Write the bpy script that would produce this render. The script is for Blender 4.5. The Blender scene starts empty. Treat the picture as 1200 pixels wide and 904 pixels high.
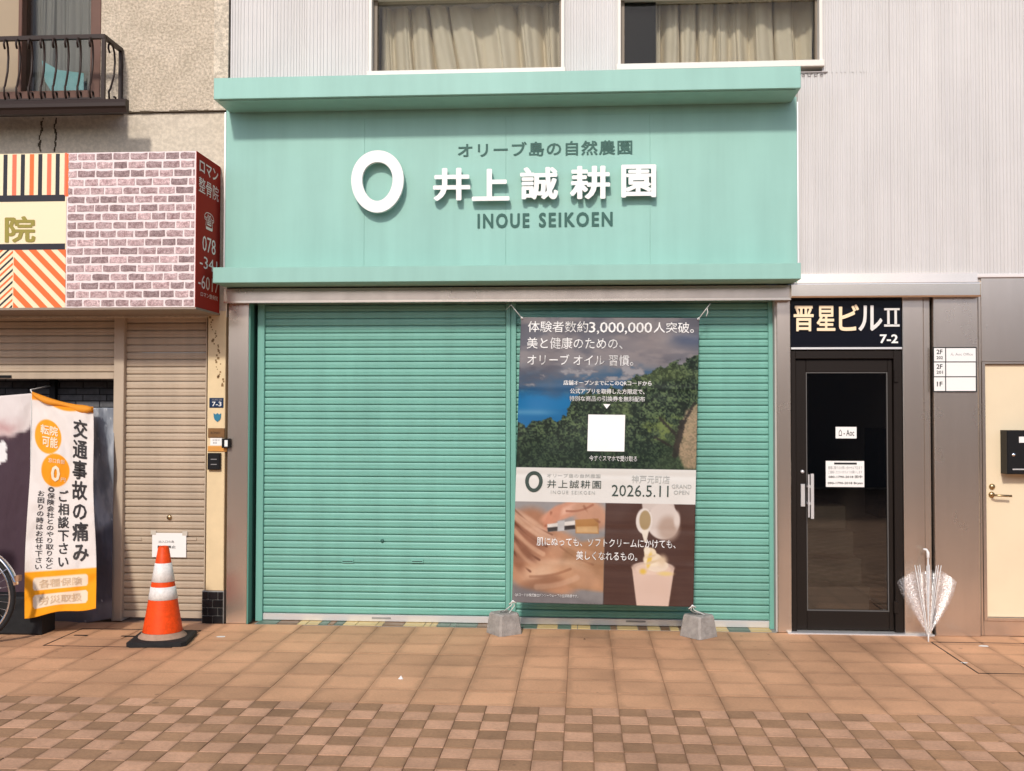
import bpy, math, random
import numpy as np
from mathutils import Vector, Matrix
R = random.Random(7)
SC = bpy.context.scene
COL = SC.collection

# ------------------------------------------------------------------ camera
FOC, YAW, PITCH, ROLL = 1200.0, math.radians(3.9), math.atan(31/1200), 0.0019
CAM = Vector((0, -7.84, 1.65))
_F = Vector((-math.sin(YAW)*math.cos(PITCH), math.cos(YAW)*math.cos(PITCH), math.sin(PITCH)))
_R0 = Vector((math.cos(YAW), math.sin(YAW), 0)); _U0 = _R0.cross(_F)
_R = _R0*math.cos(ROLL) + _U0*math.sin(ROLL); _U = _U0*math.cos(ROLL) - _R0*math.sin(ROLL)
cd = bpy.data.cameras.new('camera'); cam = bpy.data.objects.new('camera', cd); COL.objects.link(cam)
cd.sensor_width = 36; cd.lens = 36*FOC/1200; cd.clip_start = .05; cd.clip_end = 500
m3 = Matrix((_R, _U, -_F)).transposed(); cam.matrix_world = Matrix.Translation(CAM) @ m3.to_4x4()
SC.camera = cam
# ------------------------------------------------------------------ sky and sun
SUN_EL, SUN_AZ = math.radians(33.5), math.radians(7)       # azimuth: from straight in front, a little from the left
w = bpy.data.worlds.new('World'); SC.world = w; w.use_nodes = True
nt = w.node_tree; bg = nt.nodes['Background']; sky = nt.nodes.new('ShaderNodeTexSky')
sky.sky_type = 'NISHITA'; sky.sun_disc = False; sky.sun_elevation = SUN_EL; sky.sun_rotation = math.pi + SUN_AZ
sky.air_density = 0.6; sky.dust_density = 1.4; sky.ozone_density = 1.0
nt.links.new(sky.outputs[0], bg.inputs[0]); bg.inputs[1].default_value = 0.15
ld = bpy.data.lights.new('sun', 'SUN'); ld.energy = 2.35; ld.angle = math.radians(4.5); ld.color = (1, .935, .85)
sun = bpy.data.objects.new('sun', ld); COL.objects.link(sun)
sdir = Vector((-math.sin(SUN_AZ)*math.cos(SUN_EL), -math.cos(SUN_AZ)*math.cos(SUN_EL), math.sin(SUN_EL)))
sun.rotation_euler = sdir.to_track_quat('Z', 'Y').to_euler(); sun.location = (0, -6, 9)
SC.view_settings.view_transform = 'Standard'; SC.view_settings.look = 'None'
SC.view_settings.exposure = 0.22; SC.view_settings.gamma = 1
SC.cycles.max_bounces = 8; SC.cycles.transparent_max_bounces = 16

# ------------------------------------------------------------------ places
def ray(px, py):
    return _F + _R*((px-600)/FOC) + _U*((452-py)/FOC)
def at(px, py, Y=0.0):                     # the point of the photograph on the upright plane at depth Y
    d = ray(px, py); t = (Y-CAM.y)/d.y; return CAM + d*t
def gnd(px, py, z=0.0):
    d = ray(px, py); t = (z-CAM.z)/d.z; return CAM + d*t
def rect(x0, y0, x1, y1, Y):               # upright rectangle in metres: X0, X1, Zbottom, Ztop
    cx, cy = (x0+x1)/2, (y0+y1)/2
    return at(x0, cy, Y).x, at(x1, cy, Y).x, at(cx, y1, Y).z, at(cx, y0, Y).z
def X(px, Y=0.0, py=480): return at(px, py, Y).x
def Z(py, Y=0.0, px=600): return at(px, py, Y).z

# ------------------------------------------------------------------ materials
def lin(c):
    return tuple((v/12.92 if v <= .04045 else ((v+.055)/1.055)**2.4) for v in c)
MATS = {}
def mat(name, color, rough=.6, metal=0.0, noise=0.0, nscale=6.0, nstretch=(1, 1, 1), bump=0.0, bscale=40.0, bstretch=(1, 1, 1),
        orand=0.0, spec=.3, col2=None, streak=0.0, coat=0.0, orough=0.0, speck=0.0, sscale=90, edge=0.0, spots=0.0):
    if name in MATS: return MATS[name]
    m = bpy.data.materials.new(name); m.use_nodes = True; t = m.node_tree; n = t.nodes; l = t.links
    b = n['Principled BSDF']; b.inputs['Roughness'].default_value = rough; b.inputs['Metallic'].default_value = metal
    b.inputs['Specular IOR Level'].default_value = spec; b.inputs['Coat Weight'].default_value = coat
    b.inputs['Base Color'].default_value = (*color, 1)
    geo = n.new('ShaderNodeNewGeometry')
    src = None
    def mapped(scale, stretch):
        mp = n.new('ShaderNodeMapping'); mp.inputs['Scale'].default_value = [scale*s for s in stretch]
        l.new(geo.outputs['Position'], mp.inputs[0]); return mp.outputs[0]
    cur = None
    if noise > 0 or col2:
        tx = n.new('ShaderNodeTexNoise'); tx.inputs['Scale'].default_value = 1; tx.inputs['Detail'].default_value = 6; tx.inputs['Roughness'].default_value = .62
        l.new(mapped(nscale, nstretch), tx.inputs['Vector'])
        mr = n.new('ShaderNodeMapRange'); mr.inputs[1].default_value = .3; mr.inputs[2].default_value = .7
        l.new(tx.outputs[0], mr.inputs[0])
        mx = n.new('ShaderNodeMix'); mx.data_type = 'RGBA'
        c2 = col2 if col2 else tuple(v*(1-noise) for v in color)
        c1 = color if col2 else tuple(min(1, v*(1+noise*.6)) for v in color)
        mx.inputs[6].default_value = (*c1, 1); mx.inputs[7].default_value = (*c2, 1)
        l.new(mr.outputs[0], mx.inputs[0]); cur = mx.outputs[2]
        if rough < .7 and noise > 0:
            r2 = n.new('ShaderNodeMapRange'); r2.inputs[3].default_value = rough*.85; r2.inputs[4].default_value = min(1, rough*1.25)
            l.new(tx.outputs[0], r2.inputs[0]); l.new(r2.outputs[0], b.inputs['Roughness'])
    if streak > 0:
        tx = n.new('ShaderNodeTexNoise'); tx.inputs['Scale'].default_value = 1; tx.inputs['Detail'].default_value = 4
        l.new(mapped(1, (9, 9, .7)), tx.inputs['Vector'])
        mr = n.new('ShaderNodeMapRange'); mr.inputs[1].default_value = .35; mr.inputs[2].default_value = .75
        mr.inputs[3].default_value = 1; mr.inputs[4].default_value = 1-streak
        l.new(tx.outputs[0], mr.inputs[0])
        mx = n.new('ShaderNodeMix'); mx.data_type = 'RGBA'; mx.blend_type = 'MULTIPLY'; mx.inputs[0].default_value = 1
        if cur: l.new(cur, mx.inputs[6])
        else: mx.inputs[6].default_value = (*color, 1)
        l.new(mr.outputs[0], mx.inputs[7]); cur = mx.outputs[2]
    if edge > 0:                           # dirt gathered along the rim of a tile
        tc = n.new('ShaderNodeTexCoord'); sx = n.new('ShaderNodeSeparateXYZ'); l.new(tc.outputs['Generated'], sx.inputs[0]); es = []
        for q_ in (0, 1):
            a = n.new('ShaderNodeMath'); a.operation = 'SUBTRACT'; a.inputs[1].default_value = .5; l.new(sx.outputs[q_], a.inputs[0])
            a2 = n.new('ShaderNodeMath'); a2.operation = 'ABSOLUTE'; l.new(a.outputs[0], a2.inputs[0]); es.append(a2)
        mxm = n.new('ShaderNodeMath'); mxm.operation = 'SMOOTH_MAX'; mxm.inputs[2].default_value = .15; l.new(es[0].outputs[0], mxm.inputs[0]); l.new(es[1].outputs[0], mxm.inputs[1])
        tx = n.new('ShaderNodeTexNoise'); tx.inputs['Scale'].default_value = 1; l.new(mapped(7, (1, 1, 1)), tx.inputs['Vector'])
        ad = n.new('ShaderNodeMath'); ad.operation = 'MULTIPLY_ADD'; ad.inputs[1].default_value = .22; l.new(tx.outputs[0], ad.inputs[0]); l.new(mxm.outputs[0], ad.inputs[2])
        mr = n.new('ShaderNodeMapRange'); mr.interpolation_type = 'SMOOTHSTEP'; mr.inputs[1].default_value = .44; mr.inputs[2].default_value = .63; mr.inputs[3].default_value = 1; mr.inputs[4].default_value = 1-edge; l.new(ad.outputs[0], mr.inputs[0])
        mx = n.new('ShaderNodeMix'); mx.data_type = 'RGBA'; mx.blend_type = 'MULTIPLY'; mx.inputs[0].default_value = 1
        if cur: l.new(cur, mx.inputs[6])
        else: mx.inputs[6].default_value = (*color, 1)
        l.new(mr.outputs[0], mx.inputs[7]); cur = mx.outputs[2]
    if spots > 0:                          # trodden gum and drips
        vo = n.new('ShaderNodeTexVoronoi'); vo.inputs['Scale'].default_value = 1; l.new(mapped(5.5, (1, 1, 1)), vo.inputs['Vector'])
        tx = n.new('ShaderNodeTexNoise'); tx.inputs['Scale'].default_value = 1; l.new(mapped(1.1, (1, 1, 1)), tx.inputs['Vector'])
        th = n.new('ShaderNodeMapRange'); th.inputs[1].default_value = .45; th.inputs[2].default_value = .75; th.inputs[3].default_value = .0; th.inputs[4].default_value = .13; l.new(tx.outputs[0], th.inputs[0])
        sb = n.new('ShaderNodeMath'); sb.operation = 'SUBTRACT'; l.new(vo.outputs['Distance'], sb.inputs[0]); l.new(th.outputs[0], sb.inputs[1])
        mr = n.new('ShaderNodeMapRange'); mr.inputs[1].default_value = -.02; mr.inputs[2].default_value = .015; mr.inputs[3].default_value = 1-spots; mr.inputs[4].default_value = 1; l.new(sb.outputs[0], mr.inputs[0])
        t2 = n.new('ShaderNodeTexNoise'); t2.inputs['Scale'].default_value = 1; t2.inputs['Detail'].default_value = 7; l.new(mapped(.75, (1, 1, 1)), t2.inputs['Vector'])
        m2_ = n.new('ShaderNodeMapRange'); m2_.inputs[1].default_value = .48; m2_.inputs[2].default_value = .68; m2_.inputs[3].default_value = 1; m2_.inputs[4].default_value = .80; l.new(t2.outputs[0], m2_.inputs[0])
        mm = n.new('ShaderNodeMath'); mm.operation = 'MULTIPLY'; l.new(mr.outputs[0], mm.inputs[0]); l.new(m2_.outputs[0], mm.inputs[1])
        mx = n.new('ShaderNodeMix'); mx.data_type = 'RGBA'; mx.blend_type = 'MULTIPLY'; mx.inputs[0].default_value = 1
        if cur: l.new(cur, mx.inputs[6])
        else: mx.inputs[6].default_value = (*color, 1)
        l.new(mm.outputs[0], mx.inputs[7]); cur = mx.outputs[2]
    if speck > 0:
        tx = n.new('ShaderNodeTexNoise'); tx.inputs['Scale'].default_value = 1; tx.inputs['Detail'].default_value = 3; tx.inputs['Roughness'].default_value = .7
        l.new(mapped(sscale, (1, 1, 1)), tx.inputs['Vector'])
        mr = n.new('ShaderNodeMapRange'); mr.inputs[1].default_value = .40; mr.inputs[2].default_value = .62
        mr.inputs[3].default_value = 1-speck; mr.inputs[4].default_value = 1+speck*.35
        l.new(tx.outputs[0], mr.inputs[0])
        mx = n.new('ShaderNodeMix'); mx.data_type = 'RGBA'; mx.blend_type = 'MULTIPLY'; mx.inputs[0].default_value = 1
        if cur: l.new(cur, mx.inputs[6])
        else: mx.inputs[6].default_value = (*color, 1)
        l.new(mr.outputs[0], mx.inputs[7]); cur = mx.outputs[2]
    if orand > 0:
        oi = n.new('ShaderNodeObjectInfo'); mr = n.new('ShaderNodeMapRange')
        mr.inputs[3].default_value = 1-orand; mr.inputs[4].default_value = 1+orand
        l.new(oi.outputs['Random'], mr.inputs[0])
        mx = n.new('ShaderNodeMix'); mx.data_type = 'RGBA'; mx.blend_type = 'MULTIPLY'; mx.inputs[0].default_value = 1
        if cur: l.new(cur, mx.inputs[6])
        else: mx.inputs[6].default_value = (*color, 1)
        l.new(mr.outputs[0], mx.inputs[7]); cur = mx.outputs[2]
    if cur: l.new(cur, b.inputs['Base Color'])
    if bump > 0:
        tx = n.new('ShaderNodeTexNoise'); tx.inputs['Scale'].default_value = 1; tx.inputs['Detail'].default_value = 5
        l.new(mapped(bscale, bstretch), tx.inputs['Vector'])
        bp = n.new('ShaderNodeBump'); bp.inputs['Strength'].default_value = bump; bp.inputs['Distance'].default_value = .01
        l.new(tx.outputs[0], bp.inputs['Height']); l.new(bp.outputs[0], b.inputs['Normal'])
    MATS[name] = m; return m
def attr_mat(name, rough=.5, spec=.4):
    m = bpy.data.materials.new(name); m.use_nodes = True; t = m.node_tree
    a = t.nodes.new('ShaderNodeAttribute'); a.attribute_name = 'print'
    t.links.new(a.outputs['Color'], t.nodes['Principled BSDF'].inputs['Base Color'])
    t.nodes['Principled BSDF'].inputs['Roughness'].default_value = rough
    t.nodes['Principled BSDF'].inputs['Specular IOR Level'].default_value = spec
    return m
def glass(name, tint=(1, 1, 1), refl=1.0, rough=.01, ior=1.5, f0=.012):
    m = bpy.data.materials.new(name); m.use_nodes = True; t = m.node_tree; n = t.nodes; n.clear()
    o = n.new('ShaderNodeOutputMaterial'); tr = n.new('ShaderNodeBsdfTransparent'); gl = n.new('ShaderNodeBsdfGlossy')
    lw = n.new('ShaderNodeLayerWeight'); lw.inputs[0].default_value = .5; pw = n.new('ShaderNodeMath'); pw.operation = 'POWER'; pw.inputs[1].default_value = 5
    fr = n.new('ShaderNodeMapRange'); fr.inputs[3].default_value = f0; fr.inputs[4].default_value = .9; mx = n.new('ShaderNodeMixShader')
    t.links.new(lw.outputs['Facing'], pw.inputs[0]); t.links.new(pw.outputs[0], fr.inputs[0])
    tr.inputs[0].default_value = (*tint, 1); gl.inputs['Roughness'].default_value = rough; gl.inputs[0].default_value = (refl, refl, refl, 1)
    t.links.new(fr.outputs[0], mx.inputs[0]); t.links.new(tr.outputs[0], mx.inputs[1]); t.links.new(gl.outputs[0], mx.inputs[2])
    t.links.new(mx.outputs[0], o.inputs[0]); return m

TEAL = mat('teal_painted_metal', (.285, .515, .445), .42, noise=.06, nscale=1.3, streak=.09, bump=.03, bscale=3)
TEALS = mat('teal_shutter_paint', (.175, .43, .355), .42, noise=.10, nscale=1.0, streak=.12, orand=.05, spec=.45, bump=.25, bscale=2.2, bstretch=(1, 1, 2))
TEALD = mat('teal_sign_lettering', (.03, .105, .085), .5)
WHITE = mat('white_acrylic', (.82, .81, .78), .35)
CLAD = mat('white_corrugated_cladding', (.60, .578, .56), .5, noise=.05, nscale=1.5, streak=.08)
FRAMEW = mat('cream_window_frame', (.74, .69, .62), .4)
STEEL = mat('stainless_steel', (.68, .58, .49), .25, .88, noise=.10, nscale=1.6, streak=.10)
STEELB = mat('bright_stainless_steel', (.80, .69, .57), .2, 1.0, noise=.06, nscale=2)
ALU = mat('pale_aluminium', (.72, .71, .70), .4, .6)
BEIGES = mat('beige_shutter_paint', (.50, .40, .295), .5, noise=.10, nscale=1.8, streak=.16, orand=.05)
BEIGEF = mat('beige_steel_frame', (.47, .38, .285), .5, noise=.08, nscale=3)
PLAST = mat('rough_cream_render', (.64, .54, .42), .95, nscale=5, col2=(.50, .42, .315), bump=1.0, bscale=60, speck=.30, sscale=48)
PLASTP = mat('pale_cream_render', (.66, .57, .45), .95, noise=.14, nscale=6, bump=.9, bscale=60, speck=.3, sscale=42)
BAND = mat('smooth_cream_band', (.62, .54, .43), .9, noise=.12, nscale=3.0, bump=.5, bscale=40, speck=.14, sscale=35)
CREAMC = mat('cream_painted_column', (.70, .55, .33), .75, noise=.10, nscale=5, bump=.12, bscale=30)
DARKST = mat('dark_stain', (.10, .075, .05), .95, noise=.3, nscale=60)
IRON = mat('dark_brown_iron', (.030, .018, .014), .4, spec=.25)
BROWNW = mat('brown_window_frame', (.12, .055, .035), .4, noise=.15, nscale=8)
BLACKT = mat('black_glazed_tile', (.012, .012, .013), .25, orand=.3)
GROUT = mat('grey_grout', (.28, .27, .25), .9)
DBRICK = mat('dark_grey_brick', (.10, .10, .105), .8, noise=.3, nscale=20, orand=.3)
BLACK = mat('black_plastic', (.012, .012, .013), .45, spec=.15)
DOORM = mat('dark_bronze_door_metal', (.016, .012, .010), .42, spec=.15)
BEIGED = mat('cream_painted_door', (.74, .62, .43), .5, noise=.05, nscale=2)
BRASS = mat('worn_brass', (.45, .33, .18), .35, 1.0)
SIGNBK = mat('gloss_black_sign', (.008, .009, .014), .12)
GOLD = mat('pale_gold_metal_letter', (.88, .70, .47), .5, .35)
SILV = mat('silver_metal_letter', (.75, .72, .68), .45, .3)
PAPER = mat('white_paper', (.80, .79, .76), .8)
INK = mat('black_ink', (.02, .02, .022), .6)
CONC = mat('weathered_concrete', (.36, .33, .30), .95, noise=.25, nscale=22, bump=.6, bscale=90)
ROPE = mat('white_rope', (.72, .71, .68), .9)
ORANGE = mat('orange_cone_plastic', (.84, .072, .003), .5, noise=.16, nscale=14, speck=.12, sscale=40)
REFLW = mat('white_reflective_band', (.80, .77, .73), .4, noise=.12, nscale=22, speck=.10, sscale=60)
RUBBER = mat('black_rubber', (.016, .016, .017), .7, noise=.3, nscale=30)
CHROME = mat('chrome', (.75, .75, .76), .15, 1.0)
BRICKP = mat('mauve_printed_brick', (.66, .50, .49), .85, nscale=36, col2=(.30, .18, .18), orand=.36, speck=.35, sscale=110)
MORTAR = mat('pale_pink_mortar_sheet', (.80, .70, .68), .7, noise=.04, nscale=10)
CREAMP = mat('cream_print', (.84, .72, .48), .55)
ORP = mat('orange_print', (.80, .16, .04), .55); CORP = mat('coral_print', (.82, .17, .09), .55)
BLKP = mat('black_print', (.022, .022, .03), .55); OLIVE = mat('olive_gold_print', (.30, .25, .05), .5)
MAROON = mat('maroon_sign_face', (.38, .045, .032), .9, spec=.0); PINKP = mat('pale_pink_print', (.90, .72, .66), .6, spec=.1)
SOFFIT = mat('brown_soffit', (.28, .22, .17), .6)
TILEL = mat('terracotta_paving_tile', (.70, .385, .215), .7, noise=.20, nscale=1.4, orand=.14, bump=.25, bscale=45, speck=.07, sscale=60, edge=.24, spots=.35)
TILES = mat('pinkish_paving_tile', (.66, .38, .235), .8, speck=.10, sscale=55, edge=.16, spots=.3, noise=.2, nscale=4, orand=.10, bump=.25, bscale=45)
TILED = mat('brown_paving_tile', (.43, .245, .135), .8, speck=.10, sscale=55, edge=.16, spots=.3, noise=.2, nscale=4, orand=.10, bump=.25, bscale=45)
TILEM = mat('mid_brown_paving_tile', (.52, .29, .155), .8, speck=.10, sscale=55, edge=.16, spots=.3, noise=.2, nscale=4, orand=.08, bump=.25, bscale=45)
JOINT = mat('paving_joint', (.42, .235, .135), .95, noise=.3, nscale=12, bump=.3, bscale=60)
CURT = mat('beige_curtain_cloth', (.82, .74, .60), .95, noise=.06, nscale=4)
CURTG = mat('grey_lace_curtain', (.34, .34, .33), .95)
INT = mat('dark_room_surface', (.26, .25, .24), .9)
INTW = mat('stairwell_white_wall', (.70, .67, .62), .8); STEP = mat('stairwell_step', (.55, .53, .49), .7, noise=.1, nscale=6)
GL = glass('window_glass', (.80, .80, .78)); GLD = glass('tinted_door_glass', (.50, .48, .455), 1.0, f0=.08)
BLUEREFL = mat('pale_blue_reflection', (.35, .68, .74), .7)  # colour of the bright reflection in the balcony window
NAVY = mat('navy_enamel', (.012, .03, .075), .3); TEALB = mat('blue_enamel', (.03, .18, .28), .4)
WOOD = mat('brown_wood_plate', (.20, .10, .035), .5, noise=.2, nscale=40); ORPL = mat('orange_plate', (.62, .28, .06), .5)
DGREEN = mat('dark_green_mosaic', (.09, .16, .115), .5, orand=.2); YEL = mat('yellow_mosaic', (.62, .46, .20), .5, orand=.12); BRN = mat('brown_mosaic', (.20, .11, .05), .5, orand=.2)

# ------------------------------------------------------------------ mesh helpers
def link(o, parent=None):
    COL.objects.link(o)
    if parent is not None: o.parent = parent
    return o
class MB:
    def __init__(s): s.v = []; s.f = []; s.m = []; s.smooth = []
    def face(s, idx, mi=0, sm=False): s.f.append(tuple(idx)); s.m.append(mi); s.smooth.append(sm)
    def box(s, x0, x1, y0, y1, z0, z1, mi=0):
        x0, x1 = min(x0, x1), max(x0, x1); y0, y1 = min(y0, y1), max(y0, y1); z0, z1 = min(z0, z1), max(z0, z1)
        b = len(s.v); s.v += [(x, y, z) for z in (z0, z1) for y in (y0, y1) for x in (x0, x1)]
        for q in ((0, 2, 3, 1), (4, 5, 7, 6), (0, 1, 5, 4), (2, 6, 7, 3), (0, 4, 6, 2), (1, 3, 7, 5)): s.face([b+i for i in q], mi)
        return s
    def bbox(s, x0, x1, y0, y1, z0, z1, c=.004, mi=0):      # box whose front (-Y) edges are chamfered
        b = len(s.v); c = min(c, (x1-x0)*.3, (z1-z0)*.3, (y1-y0)*.6)
        s.v += [(x0+c, y0, z0+c), (x1-c, y0, z0+c), (x1-c, y0, z1-c), (x0+c, y0, z1-c),
                (x0, y0+c, z0), (x1, y0+c, z0), (x1, y0+c, z1), (x0, y0+c, z1), (x0, y1, z0), (x1, y1, z0), (x1, y1, z1), (x0, y1, z1)]
        s.face([b, b+1, b+2, b+3], mi)
        for k in range(4):
            j = (k+1) % 4; s.face([b+4+k, b+4+j, b+j, b+k], mi); s.face([b+8+k, b+8+j, b+4+j, b+4+k], mi)
        s.face([b+11, b+10, b+9, b+8], mi); return s
    def extr_x(s, prof, x0, x1, mi=0, caps=True, sm=False):   # closed profile [(y,z)..] swept along X
        b = len(s.v); n = len(prof)
        s.v += [(x0, y, z) for y, z in prof] + [(x1, y, z) for y, z in prof]
        for k in range(n):
            j = (k+1) % n; s.face([b+k, b+n+k, b+n+j, b+j], mi, sm)
        if caps: s.face([b+k for k in range(n)], mi); s.face([b+n+k for k in range(n-1, -1, -1)], mi)
        return s
    def tube(s, pts, r, n=6, mi=0, caps=True, sm=True):
        pts = [Vector(p) for p in pts]; rs = r if isinstance(r, (list, tuple)) else [r]*len(pts); b = len(s.v)
        up = None
        for i, p in enumerate(pts):
            d = (pts[min(i+1, len(pts)-1)] - pts[max(i-1, 0)]).normalized()
            if up is None: up = Vector((0, 0, 1)) if abs(d.z) < .9 else Vector((1, 0, 0))
            a = d.cross(up).normalized(); up = a.cross(d).normalized()
            for k in range(n):
                t = 2*math.pi*k/n; s.v.append(tuple(p + (a*math.cos(t) + up*math.sin(t))*rs[i]))
        for i in range(len(pts)-1):
            for k in range(n):
                j = (k+1) % n; s.face([b+i*n+k, b+i*n+j, b+(i+1)*n+j, b+(i+1)*n+k], mi, sm)
        if caps: s.face([b+k for k in range(n-1, -1, -1)], mi); s.face([b+(len(pts)-1)*n+k for k in range(n)], mi)
        return s
    def lathe(s, prof, c=(0, 0, 0), n=28, mi=0, axis='z'):    # profile [(r,h)..]
        b = len(s.v)
        for r, h in prof:
            for k in range(n):
                t = 2*math.pi*k/n; a, d = r*math.cos(t), r*math.sin(t)
                s.v.append((c[0]+a, c[1]+d, c[2]+h) if axis == 'z' else ((c[0]+a, c[1]+h, c[2]+d) if axis == 'y' else (c[0]+h, c[1]+a, c[2]+d)))
        for i in range(len(prof)-1):
            for k in range(n):
                j = (k+1) % n; s.face([b+i*n+k, b+i*n+j, b+(i+1)*n+j, b+(i+1)*n+k], mi, True)
        return s
    def prism_y(s, poly, y0, y1, mi=0):                       # polygon [(x,z)..] from y0 (front) to y1
        b = len(s.v); n = len(poly); s.v += [(x, y0, z) for x, z in poly] + [(x, y1, z) for x, z in poly]
        s.face([b+k for k in range(n)], mi); s.face([b+n+k for k in range(n-1, -1, -1)], mi)
        for k in range(n):
            j = (k+1) % n; s.face([b+k, b+n+k, b+n+j, b+j], mi)
        return s
    def build(s, name, mats, parent=None, origin=None):
        me = bpy.data.meshes.new(name); me.from_pydata(s.v, [], s.f)
        for m in (mats if isinstance(mats, (list, tuple)) else [mats]): me.materials.append(m)
        me.polygons.foreach_set('material_index', s.m); me.polygons.foreach_set('use_smooth', s.smooth)
        import bmesh
        bm = bmesh.new(); bm.from_mesh(me); bmesh.ops.recalc_face_normals(bm, faces=bm.faces); bm.to_mesh(me); bm.free()
        me.update(); return link(bpy.data.objects.new(name, me), parent)
def shared(name, me, parent, loc=(0, 0, 0), rot=None, scale=None):
    o = bpy.data.objects.new(name, me); o.location = loc
    if rot: o.rotation_euler = rot
    if scale: o.scale = scale
    return link(o, parent)
def thing(name, label, cat, group=None):
    o = bpy.data.objects.new(name, None); o.empty_display_size = .1; COL.objects.link(o)
    o['label'] = label; o['category'] = cat
    if group: o['group'] = group
    return o
def tag(o, label, cat, group=None):
    o['label'] = label; o['category'] = cat
    if group: o['group'] = group
    return o
def struct(o): o['kind'] = 'structure'; return o

# ------------------------------------------------------------------ lettering
def glyphs(s, bold=0.0, spacing=1.0, res=2, extrude=0.0, vertical=False, bevel=0.0):
    def one(t):
        c = bpy.data.curves.new('lettering', 'FONT'); c.body = t; c.resolution_u = res; c.space_character = spacing
        c.extrude = extrude; c.bevel_depth = bevel; c.bevel_resolution = 0
        o = bpy.data.objects.new('lettering', c); COL.objects.link(o)
        me = bpy.data.meshes.new_from_object(o.evaluated_get(bpy.context.evaluated_depsgraph_get()))
        v = np.empty(len(me.vertices)*3); me.vertices.foreach_get('co', v); v = v.reshape(-1, 3)
        f = [tuple(p.vertices) for p in me.polygons]
        bpy.data.objects.remove(o); bpy.data.curves.remove(c); bpy.data.meshes.remove(me)
        return v, f
    if not vertical: return one(s)
    V, Fc, k = [], [], 0
    for i, ch in enumerate(s):
        v, f = one(ch); v = v.copy()
        cx = (v[:, 0].max()+v[:, 0].min())/2
        if ch in 'ー': v[:, :2] = np.stack([-(v[:, 1]-v[:, 1].mean())+cx, v[:, 0]-cx+v[:, 1].mean()], 1)
        v[:, 0] -= cx; v[:, 1] -= i*1.04*spacing
        V.append(v); Fc += [tuple(a+k for a in q) for q in f]; k += len(v)
    return np.concatenate(V), Fc
def letters(name, s, box, place, material, parent, bold=0.0, slope=0.0, spacing=1.0, vertical=False, extrude=0.0, shear=0.0, res=2, bevel=0.0):
    """box = (x0,y0,x1,y1); place(px,py,depth)->point; the words fill the box"""
    v, f = glyphs(s, bold, spacing, res, extrude, vertical, bevel)
    if bold > 0:
        V, Fc = [], []; K = 8 if bold > .014 else 4
        for k in range(K):
            t_ = 2*math.pi*k/K+.4; w_ = v.copy(); w_[:, 0] += bold*math.cos(t_); w_[:, 1] += bold*math.sin(t_)*.9; w_[:, 2] += k*.00012
            V.append(w_); Fc += [tuple(a+k*len(v) for a in q) for q in f]
        v, f = np.concatenate(V), Fc
    mn, mx = v.min(0), v.max(0); x0, y0, x1, y1 = box; cx = (x0+x1)/2; cy = (y0+y1)/2
    u = x0 + (v[:, 0]-mn[0])/(mx[0]-mn[0])*(x1-x0); t = y1 - (v[:, 1]-mn[1])/(mx[1]-mn[1])*(y1-y0)
    t = t + slope*(u-cx); u = u + shear*(t-cy)
    pts = [tuple(place(a, b, c)) for a, b, c in zip(u, t, v[:, 2])]
    me = bpy.data.meshes.new(name); me.from_pydata(pts, [], f); me.materials.append(material); me.update()
    return link(bpy.data.objects.new(name, me), parent)
def onplane(Y):
    return lambda a, b, c: at(a, b, Y-c)
def clip(poly, x0, x1, z0, z1):
    def cut(P, f):
        o = []
        for i in range(len(P)):
            a, b = P[i-1], P[i]; fa, fb = f(a), f(b)
            if (fa >= 0) != (fb >= 0):
                t = fa/(fa-fb); o.append((a[0]+(b[0]-a[0])*t, a[1]+(b[1]-a[1])*t))
            if fb >= 0: o.append(b)
        return o
    for f in (lambda p: p[0]-x0, lambda p: x1-p[0], lambda p: p[1]-z0, lambda p: z1-p[1]):
        if poly: poly = cut(poly, f)
    return poly

# ------------------------------------------------------------------ numeric noise for printed pictures and cloth
RS = np.random.RandomState(5)
_L = RS.rand(64, 64)
def vnoise(x, y):
    x = np.asarray(x, float); y = np.asarray(y, float)
    xi = np.floor(x).astype(int); yi = np.floor(y).astype(int); fx = x-xi; fy = y-yi
    fx = fx*fx*(3-2*fx); fy = fy*fy*(3-2*fy); g = lambda a, b: _L[a % 64, b % 64]
    return (g(xi, yi)*(1-fx)+g(xi+1, yi)*fx)*(1-fy)+(g(xi, yi+1)*(1-fx)+g(xi+1, yi+1)*fx)*fy
def fbm(x, y, o=5):
    s = 0; a = .5; t = 0
    for k in range(o): s = s+a*vnoise(x*2**k+k*7.3, y*2**k+k*3.1); t += a; a *= .55
    return s/t
def sst(a, b, x): t = np.clip((x-a)/(b-a), 0, 1); return t*t*(3-2*t)
def paint(img, mask, c):
    c = np.array(c, float)/255 if not isinstance(c, np.ndarray) else c
    img[...] = img*(1-mask[..., None]) + c*mask[..., None]
def ell(x, y, cx, cy, rx, ry, s=.08, ang=0):
    ca, sa = math.cos(ang), math.sin(ang); dx, dy = x-cx, y-cy
    a = (dx*ca+dy*sa)/rx; b = (-dx*sa+dy*ca)/ry
    return 1-sst(1-s, 1+s, np.sqrt(a*a+b*b))
def pol(x, y, P, s=1.0):
    d = np.full(x.shape, 1e9)      # convex polygon, clockwise on the page
    for i in range(len(P)):
        (ax, ay), (bx, by) = P[i-1], P[i]; L = math.hypot(bx-ax, by-ay)+1e-9
        d = np.minimum(d, ((bx-ax)*(y-ay)-(by-ay)*(x-ax))/L)
    return sst(-s/2, s/2, d)
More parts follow.
